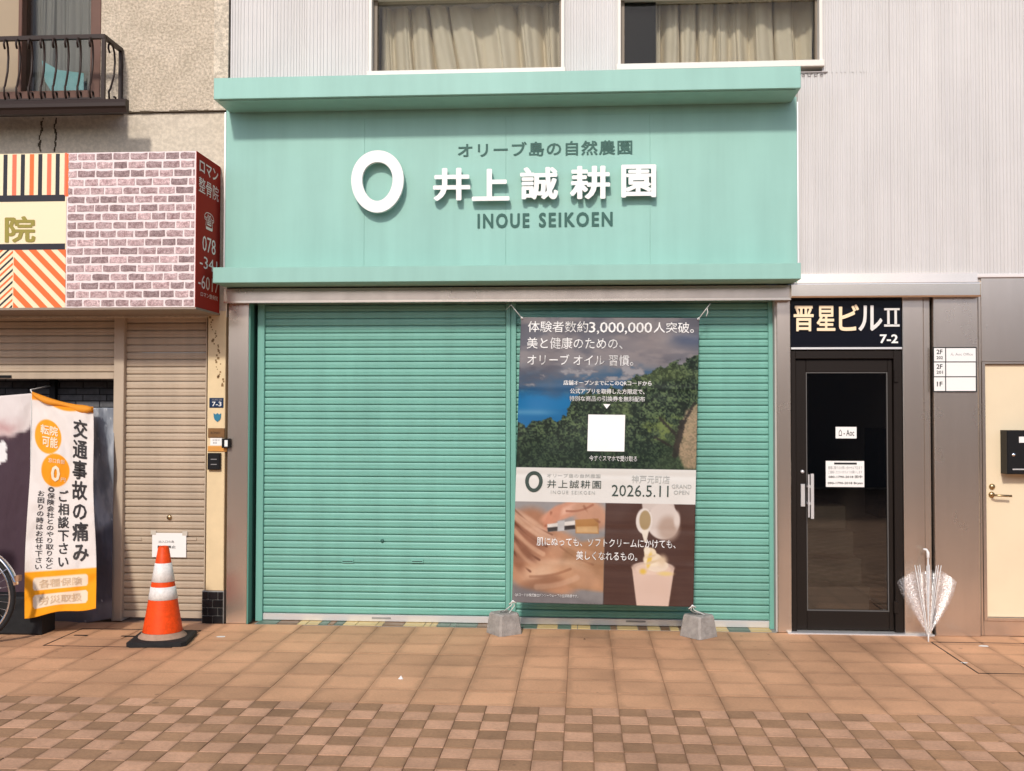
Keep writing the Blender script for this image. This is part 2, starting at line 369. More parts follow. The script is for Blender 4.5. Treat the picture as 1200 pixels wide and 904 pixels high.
def cloth(name, quad, nx, ny, Yf, img, material, parent=None, thick=.0012, warp=None):
    """quad = px corners TL,TR,BR,BL; Yf(u,v)->Y; img(u,v)->rgb 0..1 in display values"""
    u, v = np.meshgrid(np.linspace(0, 1, nx), np.linspace(0, 1, ny)); (a, b, c, d) = [np.array(q, float) for q in quad]
    P = (a*((1-u)*(1-v))[..., None] + b*(u*(1-v))[..., None] + c*(u*v)[..., None] + d*((1-u)*v)[..., None])
    Yv = Yf(u, v); vs = []
    if warp: P = P+warp(u, v)
    for j in range(ny):
        for i in range(nx): vs.append(tuple(at(P[j, i, 0], P[j, i, 1], Yv[j, i])))
    fs = [(j*nx+i, (j+1)*nx+i, (j+1)*nx+i+1, j*nx+i+1) for j in range(ny-1) for i in range(nx-1)]
    me = bpy.data.meshes.new(name); me.from_pydata(vs, [], fs); me.materials.append(material)
    me.polygons.foreach_set('use_smooth', [True]*len(fs))
    rgb = np.clip(img(u, v), 0, 1); rgb = np.where(rgb <= .04045, rgb/12.92, ((rgb+.055)/1.055)**2.4)
    ca = me.color_attributes.new('print', 'FLOAT_COLOR', 'POINT'); buf = np.ones((ny*nx, 4)); buf[:, :3] = rgb.reshape(-1, 3)
    ca.data.foreach_set('color', buf.ravel()); me.update()
    o = link(bpy.data.objects.new(name, me), parent)
    so = o.modifiers.new('thickness', 'SOLIDIFY'); so.thickness = thick; so.offset = 1
    return o

# ================================================================== GROUND
S = .1475
b0 = gnd(700, 829.5)                                  # row line between the big tiles and the small ones
YB = b0.y; XB = gnd(725, 829.5).x                     # a column line of the big tiles
g = MB(); g.v = [(-30, -40, -.012), (30, -40, -.012), (30, 20, -.012), (-30, 20, -.012)]; g.face([0, 1, 2, 3])
ground = struct(g.build('ground', JOINT))
def tile_mesh(name, s, m):
    t = MB(); h = s/2-.0014; c = .014 if s > .2 else .006; e = .0022
    t.v = [(-h+c, -h+c, 0), (h-c, -h+c, 0), (h-c, h-c, 0), (-h+c, h-c, 0), (-h, -h, -e), (h, -h, -e), (h, h, -e), (-h, h, -e), (-h, -h, -.03), (h, -h, -.03), (h, h, -.03), (-h, h, -.03)]
    t.face([0, 1, 2, 3])
    for k in range(4):
        j = (k+1) % 4; t.face([4+k, 4+j, j, k]); t.face([8+k, 8+j, 4+j, 4+k])
    me = bpy.data.meshes.new(name); me.from_pydata(t.v, [], t.f); me.materials.append(m); return me
pav = MB(); pav.box(-9, 9, YB+.003, -.004, -.011, -.0095)
pavement = struct(pav.build('pavement', JOINT))
roadm = MB(); roadm.box(-9, 9, -14.5, YB-.003, -.011, -.0095)
road = struct(roadm.build('street_paving', JOINT))
def inview(x, y, mx=30):
    d = Vector((x, y, 0))-CAM; z = d.dot(_F); px = 600+FOC*d.dot(_R)/z; py = 452-FOC*d.dot(_U)/z
    return -mx < px < 1200+mx and py < 904+14
ML = tile_mesh('paving_tile', 2*S, TILEL)
MS = [tile_mesh('paving_tile', S, m) for m in (TILES, TILED, TILEM)]
rest = MB()
def rest_tile(mb, x, y, s, mi):
    h = s/2-.0022; b = len(mb.v); z = R.uniform(-.001, .0005)
    mb.v += [(x-h, y-h, z), (x+h, y-h, z), (x+h, y+h, z), (x-h, y+h, z)]; mb.face([b, b+1, b+2, b+3], mi)
cl = gnd(50, 757); cr = gnd(190, 757); ct = gnd(107, 737)
COVER = (cl.x, cl.x+.92, cl.y+.0, cl.y+.52)
nrow = int((-.02-YB)/(2*S))
for j in range(nrow+1):
    for i in range(-16, 17):
        x = XB+S+i*2*S; y = YB+S+j*2*S
        if y > -.02+S*.2: 
            continue
        if inview(x, y):
            shared('paving_tile', ML, pavement, (x, y, R.uniform(-.0012, .0008)), (R.uniform(-.003, .003), R.uniform(-.003, .003), R.choice((0, 1, 2, 3))*math.pi/2))
        elif abs(x) < 7: rest_tile(rest, x, y, 2*S, 0)
# cut row against the facade
ylast = YB+(2*S)*sum(1 for j in range(nrow+1) if YB+S+j*2*S <= -.02+S*.2)
lastd = -.004-ylast
if lastd > .03:
    for i in range(-14, 15):
        x = XB+S+i*2*S
        if inview(x, ylast+.05): shared('paving_tile', ML, pavement, (x, ylast+lastd/2, R.uniform(-.001, .0005)), None, (1, lastd/(2*S), 1))
o = rest.build('paving_tiles_beyond', TILEL, pavement); o['kind'] = 'stuff'
rest = MB()
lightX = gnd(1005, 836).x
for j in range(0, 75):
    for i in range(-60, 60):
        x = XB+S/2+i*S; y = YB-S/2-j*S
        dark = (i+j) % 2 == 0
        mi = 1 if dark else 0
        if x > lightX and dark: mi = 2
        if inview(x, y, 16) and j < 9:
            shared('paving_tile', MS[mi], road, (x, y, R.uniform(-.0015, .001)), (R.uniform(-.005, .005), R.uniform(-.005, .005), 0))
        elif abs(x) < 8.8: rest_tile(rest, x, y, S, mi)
o = rest.build('paving_tiles_beyond', [TILES, TILED, TILEM], road); o['kind'] = 'stuff'
# inspection cover let into the paving
DKM = mat('dark_iron_edge', (.05, .035, .028), .6, .5)
def cover(x0, x1, y0, y1, label, slots):
    c = thing('inspection_cover', label, 'inspection cover')
    f = MB(); e = .007
    for a in ((x0, x1, y0, y0+e), (x0, x1, y1-e, y1), (x0, x0+e, y0+e, y1-e), (x1-e, x1, y0+e, y1-e)): f.box(*a, -.002, .0028)
    f.build('edge_frame', DKM, c)
    for sx, sy in slots:
        MB().box(sx-.05, sx+.05, sy-.011, sy+.011, -.001, .0034).build('lifting_slot', BLACK, c)
a = gnd(95, 745); b = gnd(150, 746)
cover(gnd(50, 757).x, gnd(205, 757).x, gnd(50, 757).y, gnd(107, 737).y, 'terracotta inspection cover with two lifting slots by the traffic cone', [(a.x, a.y), (b.x, b.y)])
cover(gnd(1150, 792).x, gnd(1290, 792).x, gnd(1175, 790).y, gnd(1175, 754).y, 'dark edged paved cover below the cream door', [])
# mosaic strip under the shutters
mo = thing('threshold', 'strip of green, yellow and brown mosaic tiles under the teal shutters', 'threshold')
MB().box(X(300, .05, 730), X(909, .05, 735), .0, .30, -.02, .001).build('mortar_bed', GROUT, mo)
x = X(300, 0, 730); xe = X(909, 0, 736)
MOS = {}
def flat_tile(m):
    t = MB(); t.box(-.5, .5, -.5, .5, 0, 1); me = bpy.data.meshes.new('mosaic_tile'); me.from_pydata(t.v, [], t.f); me.materials.append(m); return me
MOS = [flat_tile(m) for m in (DGREEN, YEL, BRN)]
k = 0
while x < xe-.03:
    wdt = R.choice((.10, .07, .16, .05)); wdt = min(wdt, xe-x)
    ty = R.choice((0, 0, 1, 1, 2)); shared('mosaic_tile', MOS[ty], mo, (x+wdt/2, .075, .0012), (0, 0, 0), (wdt-.006, .14, .004))
    x += wdt; k += 1

# the row of shops across the covered street, behind the photographer (unseen, added for the steel and glass to mirror)
fs = bpy.data.objects.new('added_unseen_shop_row', None); COL.objects.link(fs); struct(fs)
WALLF = mat('added_far_side_wall', (.66, .58, .50), .85, noise=.2, nscale=.8)
MB().box(-22, 22, -15.5, -14.6, 0, 4.4).build('wall', WALLF, fs)  # added unseen wall, only there to be mirrored
FSH = [mat('added_far_shutter_a', (.40, .34, .29), .5), mat('added_far_shutter_b', (.70, .63, .55), .5), mat('added_far_shutter_c', (.16, .14, .13), .3)]
for k in range(9):
    xx = -20+k*4.6
    MB().bbox(xx, xx+3.6, -14.6, -14.52, .05, 2.6, .02).build('added_shopfront', FSH[k % 3], fs); MB().bbox(xx-.2, xx+3.9, -14.6, -14.2, 2.9, 3.8, .02).build('added_signboard', FSH[(k+1) % 3], fs)

# ================================================================== THE CLAD BUILDING
bld = thing('clad_building', 'white corrugated two storey building with stainless steel shopfront', 'building')
XL = X(266.5, 0); XR = 5.6
core = MB()
# walls behind everything, with door opening left free
core.box(XL+.002, X(909, 0), .34, .6, 0, Z(345, 0)+.2)
core.box(X(909, 0), X(926, 0), .03, .6, 0, Z(345, 0)+.05)
core.box(X(1060, 0), XR, .03, .6, 0, Z(345, 0)+.05)
core.box(XL+.002, X(430, .02), .012, .6, Z(345, 0)+.2, 6.2)
core.box(X(660.5, .02), X(724, .02), .012, .6, Z(345, 0)+.2, 6.2)
core.box(X(965, .02), XR, .012, .6, Z(345, 0)+.05, 6.2)
core.box(X(430, .02), X(965, .02), .012, .6, Z(345, 0)+.2, Z(100, 0))
core.box(X(430, .02), X(965, .02), .012, .6, at(700, -5, 0).z+.045, 6.2)
core.build('wall', mat('building_core', (.45, .42, .40), .8), bld)
def corrugated(x0, x1, z0, z1, seed):
    q = random.Random(seed); m = MB(); x = x0; ys = []
    while x < x1:
        p = q.choice((.019, .026, .026, .034)); ys += [(x, 0.0), (x+p*.42, 0.0), (x+p*.58, .006), (x+p*.86, .006)]; x += p
    ys = [(min(a, x1), b) for a, b in ys if a < x1] + [(x1, 0)]
    b = len(m.v)
    for a, d in ys: m.v += [(a, d-.001, z0), (a, d-.001, z1)]
    for k in range(len(ys)-1): m.face([b+2*k, b+2*k+2, b+2*k+3, b+2*k+1])
    return m.build('cladding_panel', CLAD, bld)
ZB = at(1050, 322, 0).z
corrugated(XL, X(430, 0), Z(130), 6.2, 1)
corrugated(X(661, 0), X(724, 0), Z(130), 6.2, 2); corrugated(X(430, 0), X(661, 0), at(545, -5, 0).z+.045, 6.2, 12); corrugated(X(724, 0), X(965, 0), at(845, -5, 0).z+.045, 6.2, 13)
corrugated(X(937, 0), X(1046, 0)-.004, ZB, at(937, 86, 0).z, 3)
corrugated(X(966, 0), X(1046, 0)-.004, at(937, 86, 0).z, 6.2, 4)
corrugated(X(1046, 0), XR, ZB, 6.2, 5)
MB().bbox(X(936.5, -.01), XR, -.012, .02, ZB-.028, ZB, .004).build('cladding_trim', mat('pale_trim', (.70, .66, .64), .5), bld)
MB().box(X(1046, 0)-.004, X(1046, 0), -.003, .01, ZB, 6.2).build('panel_seam', mat('seam_grey', (.40, .37, .36), .6), bld)
# perforated weep strip under the right window
ws = MB(); xa, xb = X(939, 0), X(972, 0); zt = at(955, 84.5, 0).z; ws.box(xa, xb, -.014, .0, zt-.008, zt)
ws.build('drip_strip', mat('drip_grey', (.35, .32, .31), .6), bld)
dm = MB(); 
for k in range(4):
    cx = xa+.028+k*.045; dm.lathe([(.009, -.006), (.013, -.006), (.013, 0)], (cx, -.002, zt-.024), 10, 0, 'y')
dm.build('vent_ring', mat('drip_grey', (.35, .32, .31)), bld)
# windows
def window(x0, x1, ybot, dark=None):
    zb = at((x0+x1)/2, ybot, 0).z; zt = at((x0+x1)/2, -5, 0).z+.04
    X0, X1 = X(x0), X(x1); fr = MB(); w_ = .045
    fr.bbox(X0, X0+w_*.55, -.02, .14, zb, zt, .003); fr.bbox(X1-w_*.55, X1, -.02, .14, zb, zt, .003)
    fr.bbox(X0-.01, X1+.01, -.04, .14, zb-.045, zb+.004, .004); fr.bbox(X0, X1, -.02, .14, zt-.04, zt, .003)
    wd = fr.build('window', FRAMEW, bld)
    inn = MB(); dk = mat('window_inner_channel', (.20, .16, .12), .5)
    inn.box(X0+w_*.55, X0+w_*.55+.03, .05, .11, zb, zt-.04); MB().box(X1-w_*.55-.014, X1-w_*.55, .05, .11, zb, zt-.04).build('channel', dk, wd)
    inn.build('channel', dk, wd)
    MB().box(X0+w_*.5, X1-w_*.5, .075, .081, zb, zt-.03).build('pane', GL, wd)
    bx = MB(); Xa, Xb = X0-.3, X1+.3; bx.box(X0+.0, X1, 2.0, 2.05, zb-.2, zt+.5)
    bx.box(X0-.02, X0, .15, 2.05, zb-.2, zt+.5); bx.box(X1, X1+.02, .15, 2.05, zb-.2, zt+.5); bx.box(X0, X1, .15, 2.05, zb-.25, zb-.2); bx.box(X0, X1, .15, 2.05, zt+.45, zt+.5)
    bx.build('room', INT, wd)
    return X0, X1, zb, zt
def curtain(X0, X1, z0, z1, Y, seed, amp, folds, m, label, sweep=0.0, gather=0.0):
    nx, nz = 220, 26; q = random.Random(seed); ph = [q.uniform(0, 6.28) for _ in range(8)]
    vs = []; fs = []
    for j in range(nz):
        tz = j/(nz-1)
        for i in range(nx):
            t = i/(nx-1); tt = t + sweep*math.sin(tz*1.3)*math.sin(t*math.pi)*.06
            a = folds*tt*6.283
            A = a+2.1*math.sin(tt*5.3+ph[6])+2.6*sweep*math.exp(-((tt-.42)/.12)**2)*(tz-.3)+.8*math.sin(tt*9+ph[1])+.5*math.sin(tz*2.4+ph[5])*math.sin(tt*5+ph[2])+ph[0]
            y = -amp*(2*abs(math.sin(A*.5))**.75-1)*(.75+.25*math.sin(tt*13+ph[3])) - amp*.30*abs(math.sin(A*1.7+ph[4]+tz*.9))
            xx = X0+(X1-X0)*t + gather*math.sin(tz*2.2)*(t-.3)*.15
            xx += amp*.25*math.sin(a*1.0+ph[6]+tz)
            vs.append((min(max(xx, X0), X1), Y+y*(1-.15*tz)+.012*math.sin(tz*5+t*20), z0+(z1-z0)*tz))
    for j in range(nz-1):
        for i in range(nx-1): fs.append((j*nx+i, j*nx+i+1, (j+1)*nx+i+1, (j+1)*nx+i))
    me = bpy.data.meshes.new('curtain'); me.from_pydata(vs, [], fs); me.polygons.foreach_set('use_smooth', [True]*len(fs)); me.materials.append(m)
    o = link(bpy.data.objects.new('curtain', me)); s_ = o.modifiers.new('cloth', 'SOLIDIFY'); s_.thickness = .003
    return tag(o, label, 'curtain', 'beige curtains in the upstairs windows' if m is CURT else None)
W1 = window(430, 661, 83.5); W2 = window(724, 966, 75)
curtain(W1[0]+.04, W1[1]-.02, W1[2]+.01, W1[3]+.2, .30, 3, .078, 8, CURT, 'beige gathered curtain in the upstairs window left of centre', sweep=1)
curtain(W2[0]+.27, W2[1]-.02, W2[2]+.01, W2[3]+.2, .30, 9, .075, 8.5, CURT, 'beige pleated curtain in the upstairs window right of centre, beside a dark gap')
MB().box(W2[0]+.02, W2[0]+.30, .10, .106, W2[2], W2[3]).build('insect_screen', mat('dark_insect_screen', (.008, .009, .011), .8), bld)

# stainless steel shopfront
PX = [(266.7, 290.7), (910.7, 926.8), (1058, 1083)]
ZH = at(600, 350, 0).z+.03
def pillar(x0, x1, y0, y1, z1=ZH):
    return MB().bbox(x0, x1, y0, y1, 0, z1, .004).build('steel_pillar', STEEL, bld)
pillar(X(266.7), X(290.7), 0, .34); pillar(X(910.7), X(926.8), 0, .34)
pillar(X(1058.5), X(1083), 0, .2); pillar(X(1083), X(1091), .006, .2)
MB().box(X(1091), X(1094.6), .03, .2, 0, ZH).build('dark_joint', BLACK, bld)
pillar(X(1095, -.04), X(1147, -.04), -.04, .2)
xa, xb = X(1147.5), X(1158, .0)
# steel cladding round the cream door
zd1 = at(1176, 424, 0).z; zd0 = at(1176, 728, 0).z
MB().bbox(xa, X(1150.5), .0, .2, 0, ZH+.06, .003).build('steel_panel', STEEL, bld)
MB().bbox(X(1150.5)+.001, XR, .0, .2, zd1, ZB-.03, .003).build('steel_panel', STEEL, bld)
MB().bbox(X(1150.5)+.001, XR, .002, .2, 0, zd0, .003).build('steel_panel', STEEL, bld)
# stainless lintel under the sign
zl1 = at(600, 336.5, -.07).z; zl0 = at(600, 353.5, -.07).z
lin_ = MB(); lin_.extr_x([(-.07, zl0), (-.07, zl1), (.1, zl1), (.1, zl0)], X(261, -.07), X(927.5, -.07))
lin_.build('steel_lintel', STEEL, bld)
lip = MB(); lip.box(X(261, -.07), X(927.5, -.07), -.076, -.0705, zl0-.001, zl0+.016); lip.build('lintel_lip', STEELB, bld)
# the stepped canopy beam above the entrance
bx0, bx1 = X(928, -.10), X(1150, -.10)
zb0 = at(1040, 348.5, -.1).z; zb1 = at(1040, 331.5, -.1).z; zb2 = at(1040, 320.5, -.05).z
be = MB(); be.extr_x([(-.10, zb0), (-.105, zb0+.012), (-.105, zb1-.006), (-.10, zb1), (-.055, zb1+.008), (-.05, zb2), (.02, zb2), (.02, zb0)], bx0, bx1)
bo = be.build('canopy_beam', STEELB, bld)
MB().box(bx0, bx1, -.108, -.1052, zb1-.012, zb1-.004).build('beam_trim', ALU, bld)
MB().box(bx1+.0005, bx1+.006, -.112, .01, zb0+.002, zb1+.004).build('end_cap', STEELB, bld)
# dark green reveals and infill around the shutters
YS = .11
gr = MB(); gr.box(X(290.7)+.001, X(296, YS), YS-.02, .33, 0.0, ZH); gr.box(X(290.7)+.001, X(290.7)+.012, .004, YS-.02, 0, ZH)
gr.build('reveal', mat('dark_teal_reveal', (.085, .24, .19), .45), bld)

# ================================================================== TEAL ROLLER SHUTTERS
def slat_mesh(wd, pitch, m, deep=.010):
    p = pitch
    prof = [(deep, 0), (deep, .0035), (-.002, .0055), (-.0055, .011), (-.0068, p*.42), (-.0048, p*.46), (-.0050, p*.50), (-.0072, p*.56), (-.0068, p*.82), (-.004, p*.93), (deep, p*.965), (deep, p*.999), (deep+.004, p*.999), (deep+.004, 0)]
    s = MB(); s.extr_x(prof, 0, wd); me = bpy.data.meshes.new('slat'); me.from_pydata(s.v, [], s.f); me.materials.append(m); return me
def shutter(x0, x1, ytop_px, ybot_px, Y, pitch, m, label, frame_m, railL, railR, bar_m, nm='roller_shutter', group=None):
    t = thing(nm, label, 'roller shutter', group)
    X0, X1 = X(x0, Y), X(x1, Y); cx = (x0+x1)/2
    zt = at(cx, ytop_px, Y).z; zb = at(cx, ybot_px, Y).z
    me = slat_mesh(X1-X0, pitch, m); z = zb+.055; k = 0
    while z < zt+.02:
        shared('slat', me, t, (X0, Y+R.uniform(-.0008, .0008), z+R.uniform(-.0004, .0004)), (R.uniform(-.012, .012), 0, R.uniform(-.0004, .0004)*.6)); z += pitch; k += 1
    MB().bbox(X0, X1, Y-.012, Y+.02, zb, zb+.053, .004).build('bottom_bar', bar_m, t)
    for (a, b) in (railL, railR):
        if a is None: continue
        MB().bbox(X(a, Y-.03), X(b, Y-.03), Y-.03, Y+.06, .0 if ybot_px > 600 else zb, zt+.08, .004).build('guide_rail', frame_m, t)
    return t, X0, X1, zb, zt
PIT = .0566
s1, a0, a1, zb, zt = shutter(309.5, 592.5, 357, 728.5, YS+.03, PIT, TEALS, 'wide closed teal roller shutter left of the hanging poster', TEALS, (301, 309.2), (592.8, 598.2), ALU)
for px in (470-.0, 551): pass
for cxp in (407.5, 489):
    c = at(cxp, 658.5, YS+.02); h = MB()
    h.box(c.x-.047, c.x+.047, YS+.012, YS+.024, c.z-.008, c.z+.019); h.box(c.x-.04, c.x+.04, YS+.0105, YS+.0135, c.z+.001, c.z+.006, 1)
    h.build('handle_slot', [TEALS, BLACK], s1)
c = at(448, 634, YS+.02); MB().lathe([(0, -.004), (.012, -.004), (.014, 0), (.014, .01)], (c.x, YS+.016, c.z), 14, 0, 'y').build('keyhole', TEALD, s1)
c = at(447, 724.5, YS+.02); MB().box(c.x-.075, c.x+.075, YS+.014, YS+.0175, c.z-.006, c.z+.007).build('maker_plate', mat('grey_plate', (.30, .30, .29), .5, .3), s1)
s2, a0, a1, zb, zt = shutter(605.0, 900.5, 354, 733.5, YS+.03, PIT, TEALS, 'closed teal roller shutter partly covered by the hanging poster', TEALS, (598.6, 604.8), (900.8, 909.5), ALU)
c = at(745, 728.5, YS+.02); MB().box(c.x-.075, c.x+.075, YS+.014, YS+.0175, c.z-.006, c.z+.007).build('maker_plate', mat('grey_plate', (.30, .30, .29)), s2)

# ================================================================== TEAL SHOP SIGN
sg = thing('shop_sign', 'large teal fascia sign with white ring and raised white characters', 'shop sign')
YF = -.06; LD = .28; LU = .34
fx0, fx1 = at(264.5, 230, YF).x, at(934, 230, YF).x
lx0, lx1 = at(250.5, 200, YF-LD).x, at(938, 200, YF-LD).x
zlt0 = at(600, 109.7, YF-LU).z; zlt1 = at(600, 84.5, YF-LU).z; zll0 = at(600, 329.3, YF-LD).z; zll1 = at(600, 310.8, YF-LD).z
MB().box(fx0, fx1, YF, -.012, zll0+.01, zlt0+.04).build('fascia_panel', TEAL, sg)
for k in range(4):
    wq = (fx1-fx0)/4; MB().bbox(fx0+k*wq+(.0012 if k else 0), fx0+(k+1)*wq-(.0012 if k < 3 else 0), YF-.0035, YF-.0005, zll1-.02, zlt0-.07, .001).build('face_sheet', TEAL, sg)
MB().box(fx0-.012, fx0-.001, YF-.006, -.012, zll1-.02, zlt0).build('side_trim', ALU, sg)
MB().box(fx1+.001, fx1+.010, YF-.006, -.012, zll1-.02, zlt0).build('side_trim', ALU, sg)
ux0, ux1 = at(250.5, 105, YF-LU).x, at(938.5, 95, YF-LU).x
u = MB(); u.bbox(ux0, ux1, YF-LU, -.012, zlt0, zlt1, .003); u.build('upper_ledge', TEAL, sg)
MB().box(ux0+.03, ux1-.03, YF-LU+.03, YF-.004, zlt0-.006, zlt0-.0005).build('ledge_soffit', TEAL, sg)
u = MB(); u.bbox(lx0, lx1, YF-LD, -.012, zll0, zll1, .003); u.build('lower_ledge', TEAL, sg)
# ring
rg = MB(); n = 64; f0, f1 = YF-.095, YF-.055
c = at(445, 216, YF); sc = (at(446, 216, YF)-at(445, 216, YF)).x
def egg(t, rx, ry, sh):
    s_ = math.sin(t); return c.x+rx*sc*math.cos(t)*(1+sh*s_), c.z+ry*sc*s_
for k in range(n):
    t = 2*math.pi*k/n; xo, zo = egg(t, 30.3, 35.8, .05); xi, zi = egg(t, 17.6, 22.4, .10)
    rg.v += [(xo, f0, zo), (xi, f0, zi), (xo, f1, zo), (xi, f1, zi)]
for k in range(n):
    a, b = 4*k, 4*((k+1) % n)
    rg.face([a, b, b+1, a+1]); rg.face([a+2, a+3, b+3, b+2]); rg.face([a, a+2, b+2, b], 0, True); rg.face([a+1, b+1, b+3, a+3], 0, True)
rg.build('ring_emblem', WHITE, sg)
MB().box(c.x-.02, c.x+.02, YF-.055, YF-.002, c.z+.16, c.z+.20).build('standoff', ALU, sg)
for ch, bx in (('井', (507.5, 197, 551, 235.5)), ('上', (553, 198, 597, 235.5)), ('誠', (609.5, 196, 654, 234)), ('耕', (668, 194.5, 715, 233.5)), ('園', (728, 193, 769, 231.5))):
    letters('letter', ch, bx, onplane(YF-.062), WHITE, sg, bold=.030, extrude=.022, res=3, slope=-.012)
letters('lettering', 'オリーブ島の自然農園', (536.5, 165.8, 741, 183), onplane(YF-.006), TEALD, sg, bold=.02, extrude=.002, slope=-.02, spacing=1.08, res=3)
letters('lettering', 'INOUE', (559.5, 250.2, 620.5, 267.6), onplane(YF-.006), TEALD, sg, bold=.038, extrude=.002, slope=-.014, spacing=1.25, res=3)
letters('lettering', 'SEIKOEN', (631.5, 248.8, 718, 266.2), onplane(YF-.006), TEALD, sg, bold=.038, extrude=.002, slope=-.014, spacing=1.25, res=3)

# ================================================================== ENTRANCE: BLACK SIGN AND DOOR
es = thing('building_sign', 'black building name sign with gold characters above the glass door', 'sign')
zs0 = at(992, 407, .0).z; zs1 = at(992, 347, .0).z
MB().bbox(X(927.5), X(1057.5), .004, .05, zs0, zs1, .003).build('sign_panel', SIGNBK, es)
MB().box(X(927.5), X(1057.5), -.004, .04, zs0-.016, zs0-.001).build('steel_strip', ALU, es)
for ch, bx, m in (('晋', (930, 358.5, 953.5, 388.5), GOLD), ('星', (957, 358.5, 979, 388), GOLD), ('ビ', (983, 357, 1006.5, 388), GOLD), ('ル', (1006, 358, 1034, 388), SILV)):
    letters('letter', ch, bx, onplane(-.004), m, es, bold=.022, extrude=.006, res=3)
n2 = MB()
for x0, y0, x1, y1 in ((1036, 361.5, 1054, 363.8), (1036, 380.5, 1054, 383), (1039.5, 363.5, 1042.3, 381), (1048, 363.5, 1050.8, 381)):
    r = rect(x0, y0, x1, y1, 0); n2.box(r[0], r[1], -.006, .003, r[2], r[3])
n2.build('numeral', SILV, es)
letters('lettering', '7-2', (1031, 392, 1052.5, 402.5), onplane(0.0), PAPER, es, bold=.03, extrude=.002)
dr = thing('entrance_door', 'dark bronze framed glass door with long pull handle, under the black sign', 'door')
zd = Z(411, 0, 992)
x0, x1 = X(927.5), X(1057.8); fr = MB(); e = .055
fr.bbox(x0, x0+.035, .012, .14, 0.012, zd, .003); fr.bbox(x1-.06, x1, .012, .14, 0.012, zd, .003); fr.bbox(x0+.035, x1-.06, .012, .14, zd-.06, zd, .003)
fr.build('door_frame', DOORM, dr)
lx0d, lx1d = x0+.038, x1-.063; gx0, gx1 = X(944, .06), X(1039.5, .06); gz0, gz1 = at(992, 716, .06).z, at(992, 436.5, .06).z; ztop = zd-.064
lf = MB(); lf.bbox(lx0d, gx0, .04, .085, .02, ztop, .004); lf.bbox(gx1, lx1d, .04, .085, .02, ztop, .004); lf.bbox(gx0, gx1, .04, .085, gz1, ztop, .004); lf.bbox(gx0, gx1, .04, .085, .02, gz0, .004)
lf.build('door_leaf', DOORM, dr)
bd = MB(); q = .007
for a in ((gx0, gx1, gz0, gz0+q), (gx0, gx1, gz1-q, gz1), (gx0, gx0+q, gz0+q, gz1-q), (gx1-q, gx1, gz0+q, gz1-q)): bd.box(a[0], a[1], .045, .07, a[2], a[3])
bd.build('glazing_bead', mat('grey_bead', (.10, .095, .09), .5), dr)
MB().box(gx0+.002, gx1-.002, .058, .064, gz0+.002, gz1-.002).build('pane', GLD, dr)
h = MB(); c = at(947.5, 580, 0); zt_, zb_ = at(949, 555, 0).z, at(949, 607.5, 0).z
h.box(c.x+.008, c.x+.030, -.045, -.025, zb_, zt_); h.box(c.x-.012, c.x-.002, -.045, -.036, zb_+.01, zt_-.005)
h.box(c.x-.008, c.x+.02, -.03, .04, c.z+.055, c.z+.072); h.box(c.x-.008, c.x+.02, -.03, .04, c.z-.072, c.z-.055)
h.build('pull_handle', ALU, dr)
r = rect(938.5, 567.5, 943.5, 594, .03); MB().bbox(r[0], r[1], .028, .041, r[2], r[3], .003).build('lock_plate', ALU, dr)
c = at(940.5, 553, .03); MB().lathe([(0, -.012), (.012, -.012), (.014, 0), (.014, .012)], (c.x, .038, c.z), 16, 0, 'y').build('lock_cylinder', ALU, dr)
for yy in (441, 712):
    r = rect(1048, yy-7, 1052.5, yy+7, 0); MB().bbox(r[0], r[1], -.002, .02, r[2], r[3], .002).build('hinge', DOORM, dr)
MB().bbox(X(921), X(1091), -.045, .14, -.004, .010, .003).build('door_sill', ALU, dr)
# stairwell behind the glass
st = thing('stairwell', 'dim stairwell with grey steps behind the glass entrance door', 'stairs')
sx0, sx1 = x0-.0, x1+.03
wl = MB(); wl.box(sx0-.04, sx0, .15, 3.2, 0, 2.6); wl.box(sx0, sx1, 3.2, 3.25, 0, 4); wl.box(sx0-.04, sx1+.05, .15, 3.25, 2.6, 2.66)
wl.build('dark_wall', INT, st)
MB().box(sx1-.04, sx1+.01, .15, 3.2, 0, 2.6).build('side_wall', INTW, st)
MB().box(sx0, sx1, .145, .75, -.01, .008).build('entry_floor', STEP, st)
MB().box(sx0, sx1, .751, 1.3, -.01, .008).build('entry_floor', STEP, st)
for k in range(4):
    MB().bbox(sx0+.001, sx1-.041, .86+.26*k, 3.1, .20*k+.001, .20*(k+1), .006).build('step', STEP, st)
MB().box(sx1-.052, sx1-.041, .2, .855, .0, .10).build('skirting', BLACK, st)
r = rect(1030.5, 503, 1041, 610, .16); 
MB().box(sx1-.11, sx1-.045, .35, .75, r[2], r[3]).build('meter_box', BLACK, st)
# notices on the door
nt1 = tag(MB().box(*[rect(979.5, 500.5, 1004, 514, .05)[k] for k in (0, 1)], .0555, .0572, *[rect(979.5, 500.5, 1004, 514, .05)[k] for k in (2, 3)]).build('sticker', PAPER), 'small white sticker at eye height on the door glass', 'sticker')
letters('printing', '⌂ - Aoc', (983, 503.5, 1001, 511), onplane(.0545), INK, nt1, bold=.01)
r = rect(968, 540.5, 1013, 571, .05)
nt2 = tag(MB().box(r[0], r[1], .0555, .0572, r[2], r[3]).build('notice', PAPER), 'white paper notice with phone numbers taped to the door glass', 'notice')
PR = onplane(.0545); r2 = rect(977.5, 542.3, 1004, 544.6, .0545); MB().box(r2[0], r2[1], .0540, .0548, r2[2], r2[3]).build('heading_bar', INK, nt2)
GREYI = mat('grey_ink', (.25, .24, .24), .7)
letters('printing', '管理に関するお問い合わせは下記まで', (970.5, 546.5, 1010.5, 550.3), PR, GREYI, nt2)
letters('printing', 'ご連絡くださいますようお願いします', (970.5, 551.6, 1010.5, 555.2), PR, GREYI, nt2)
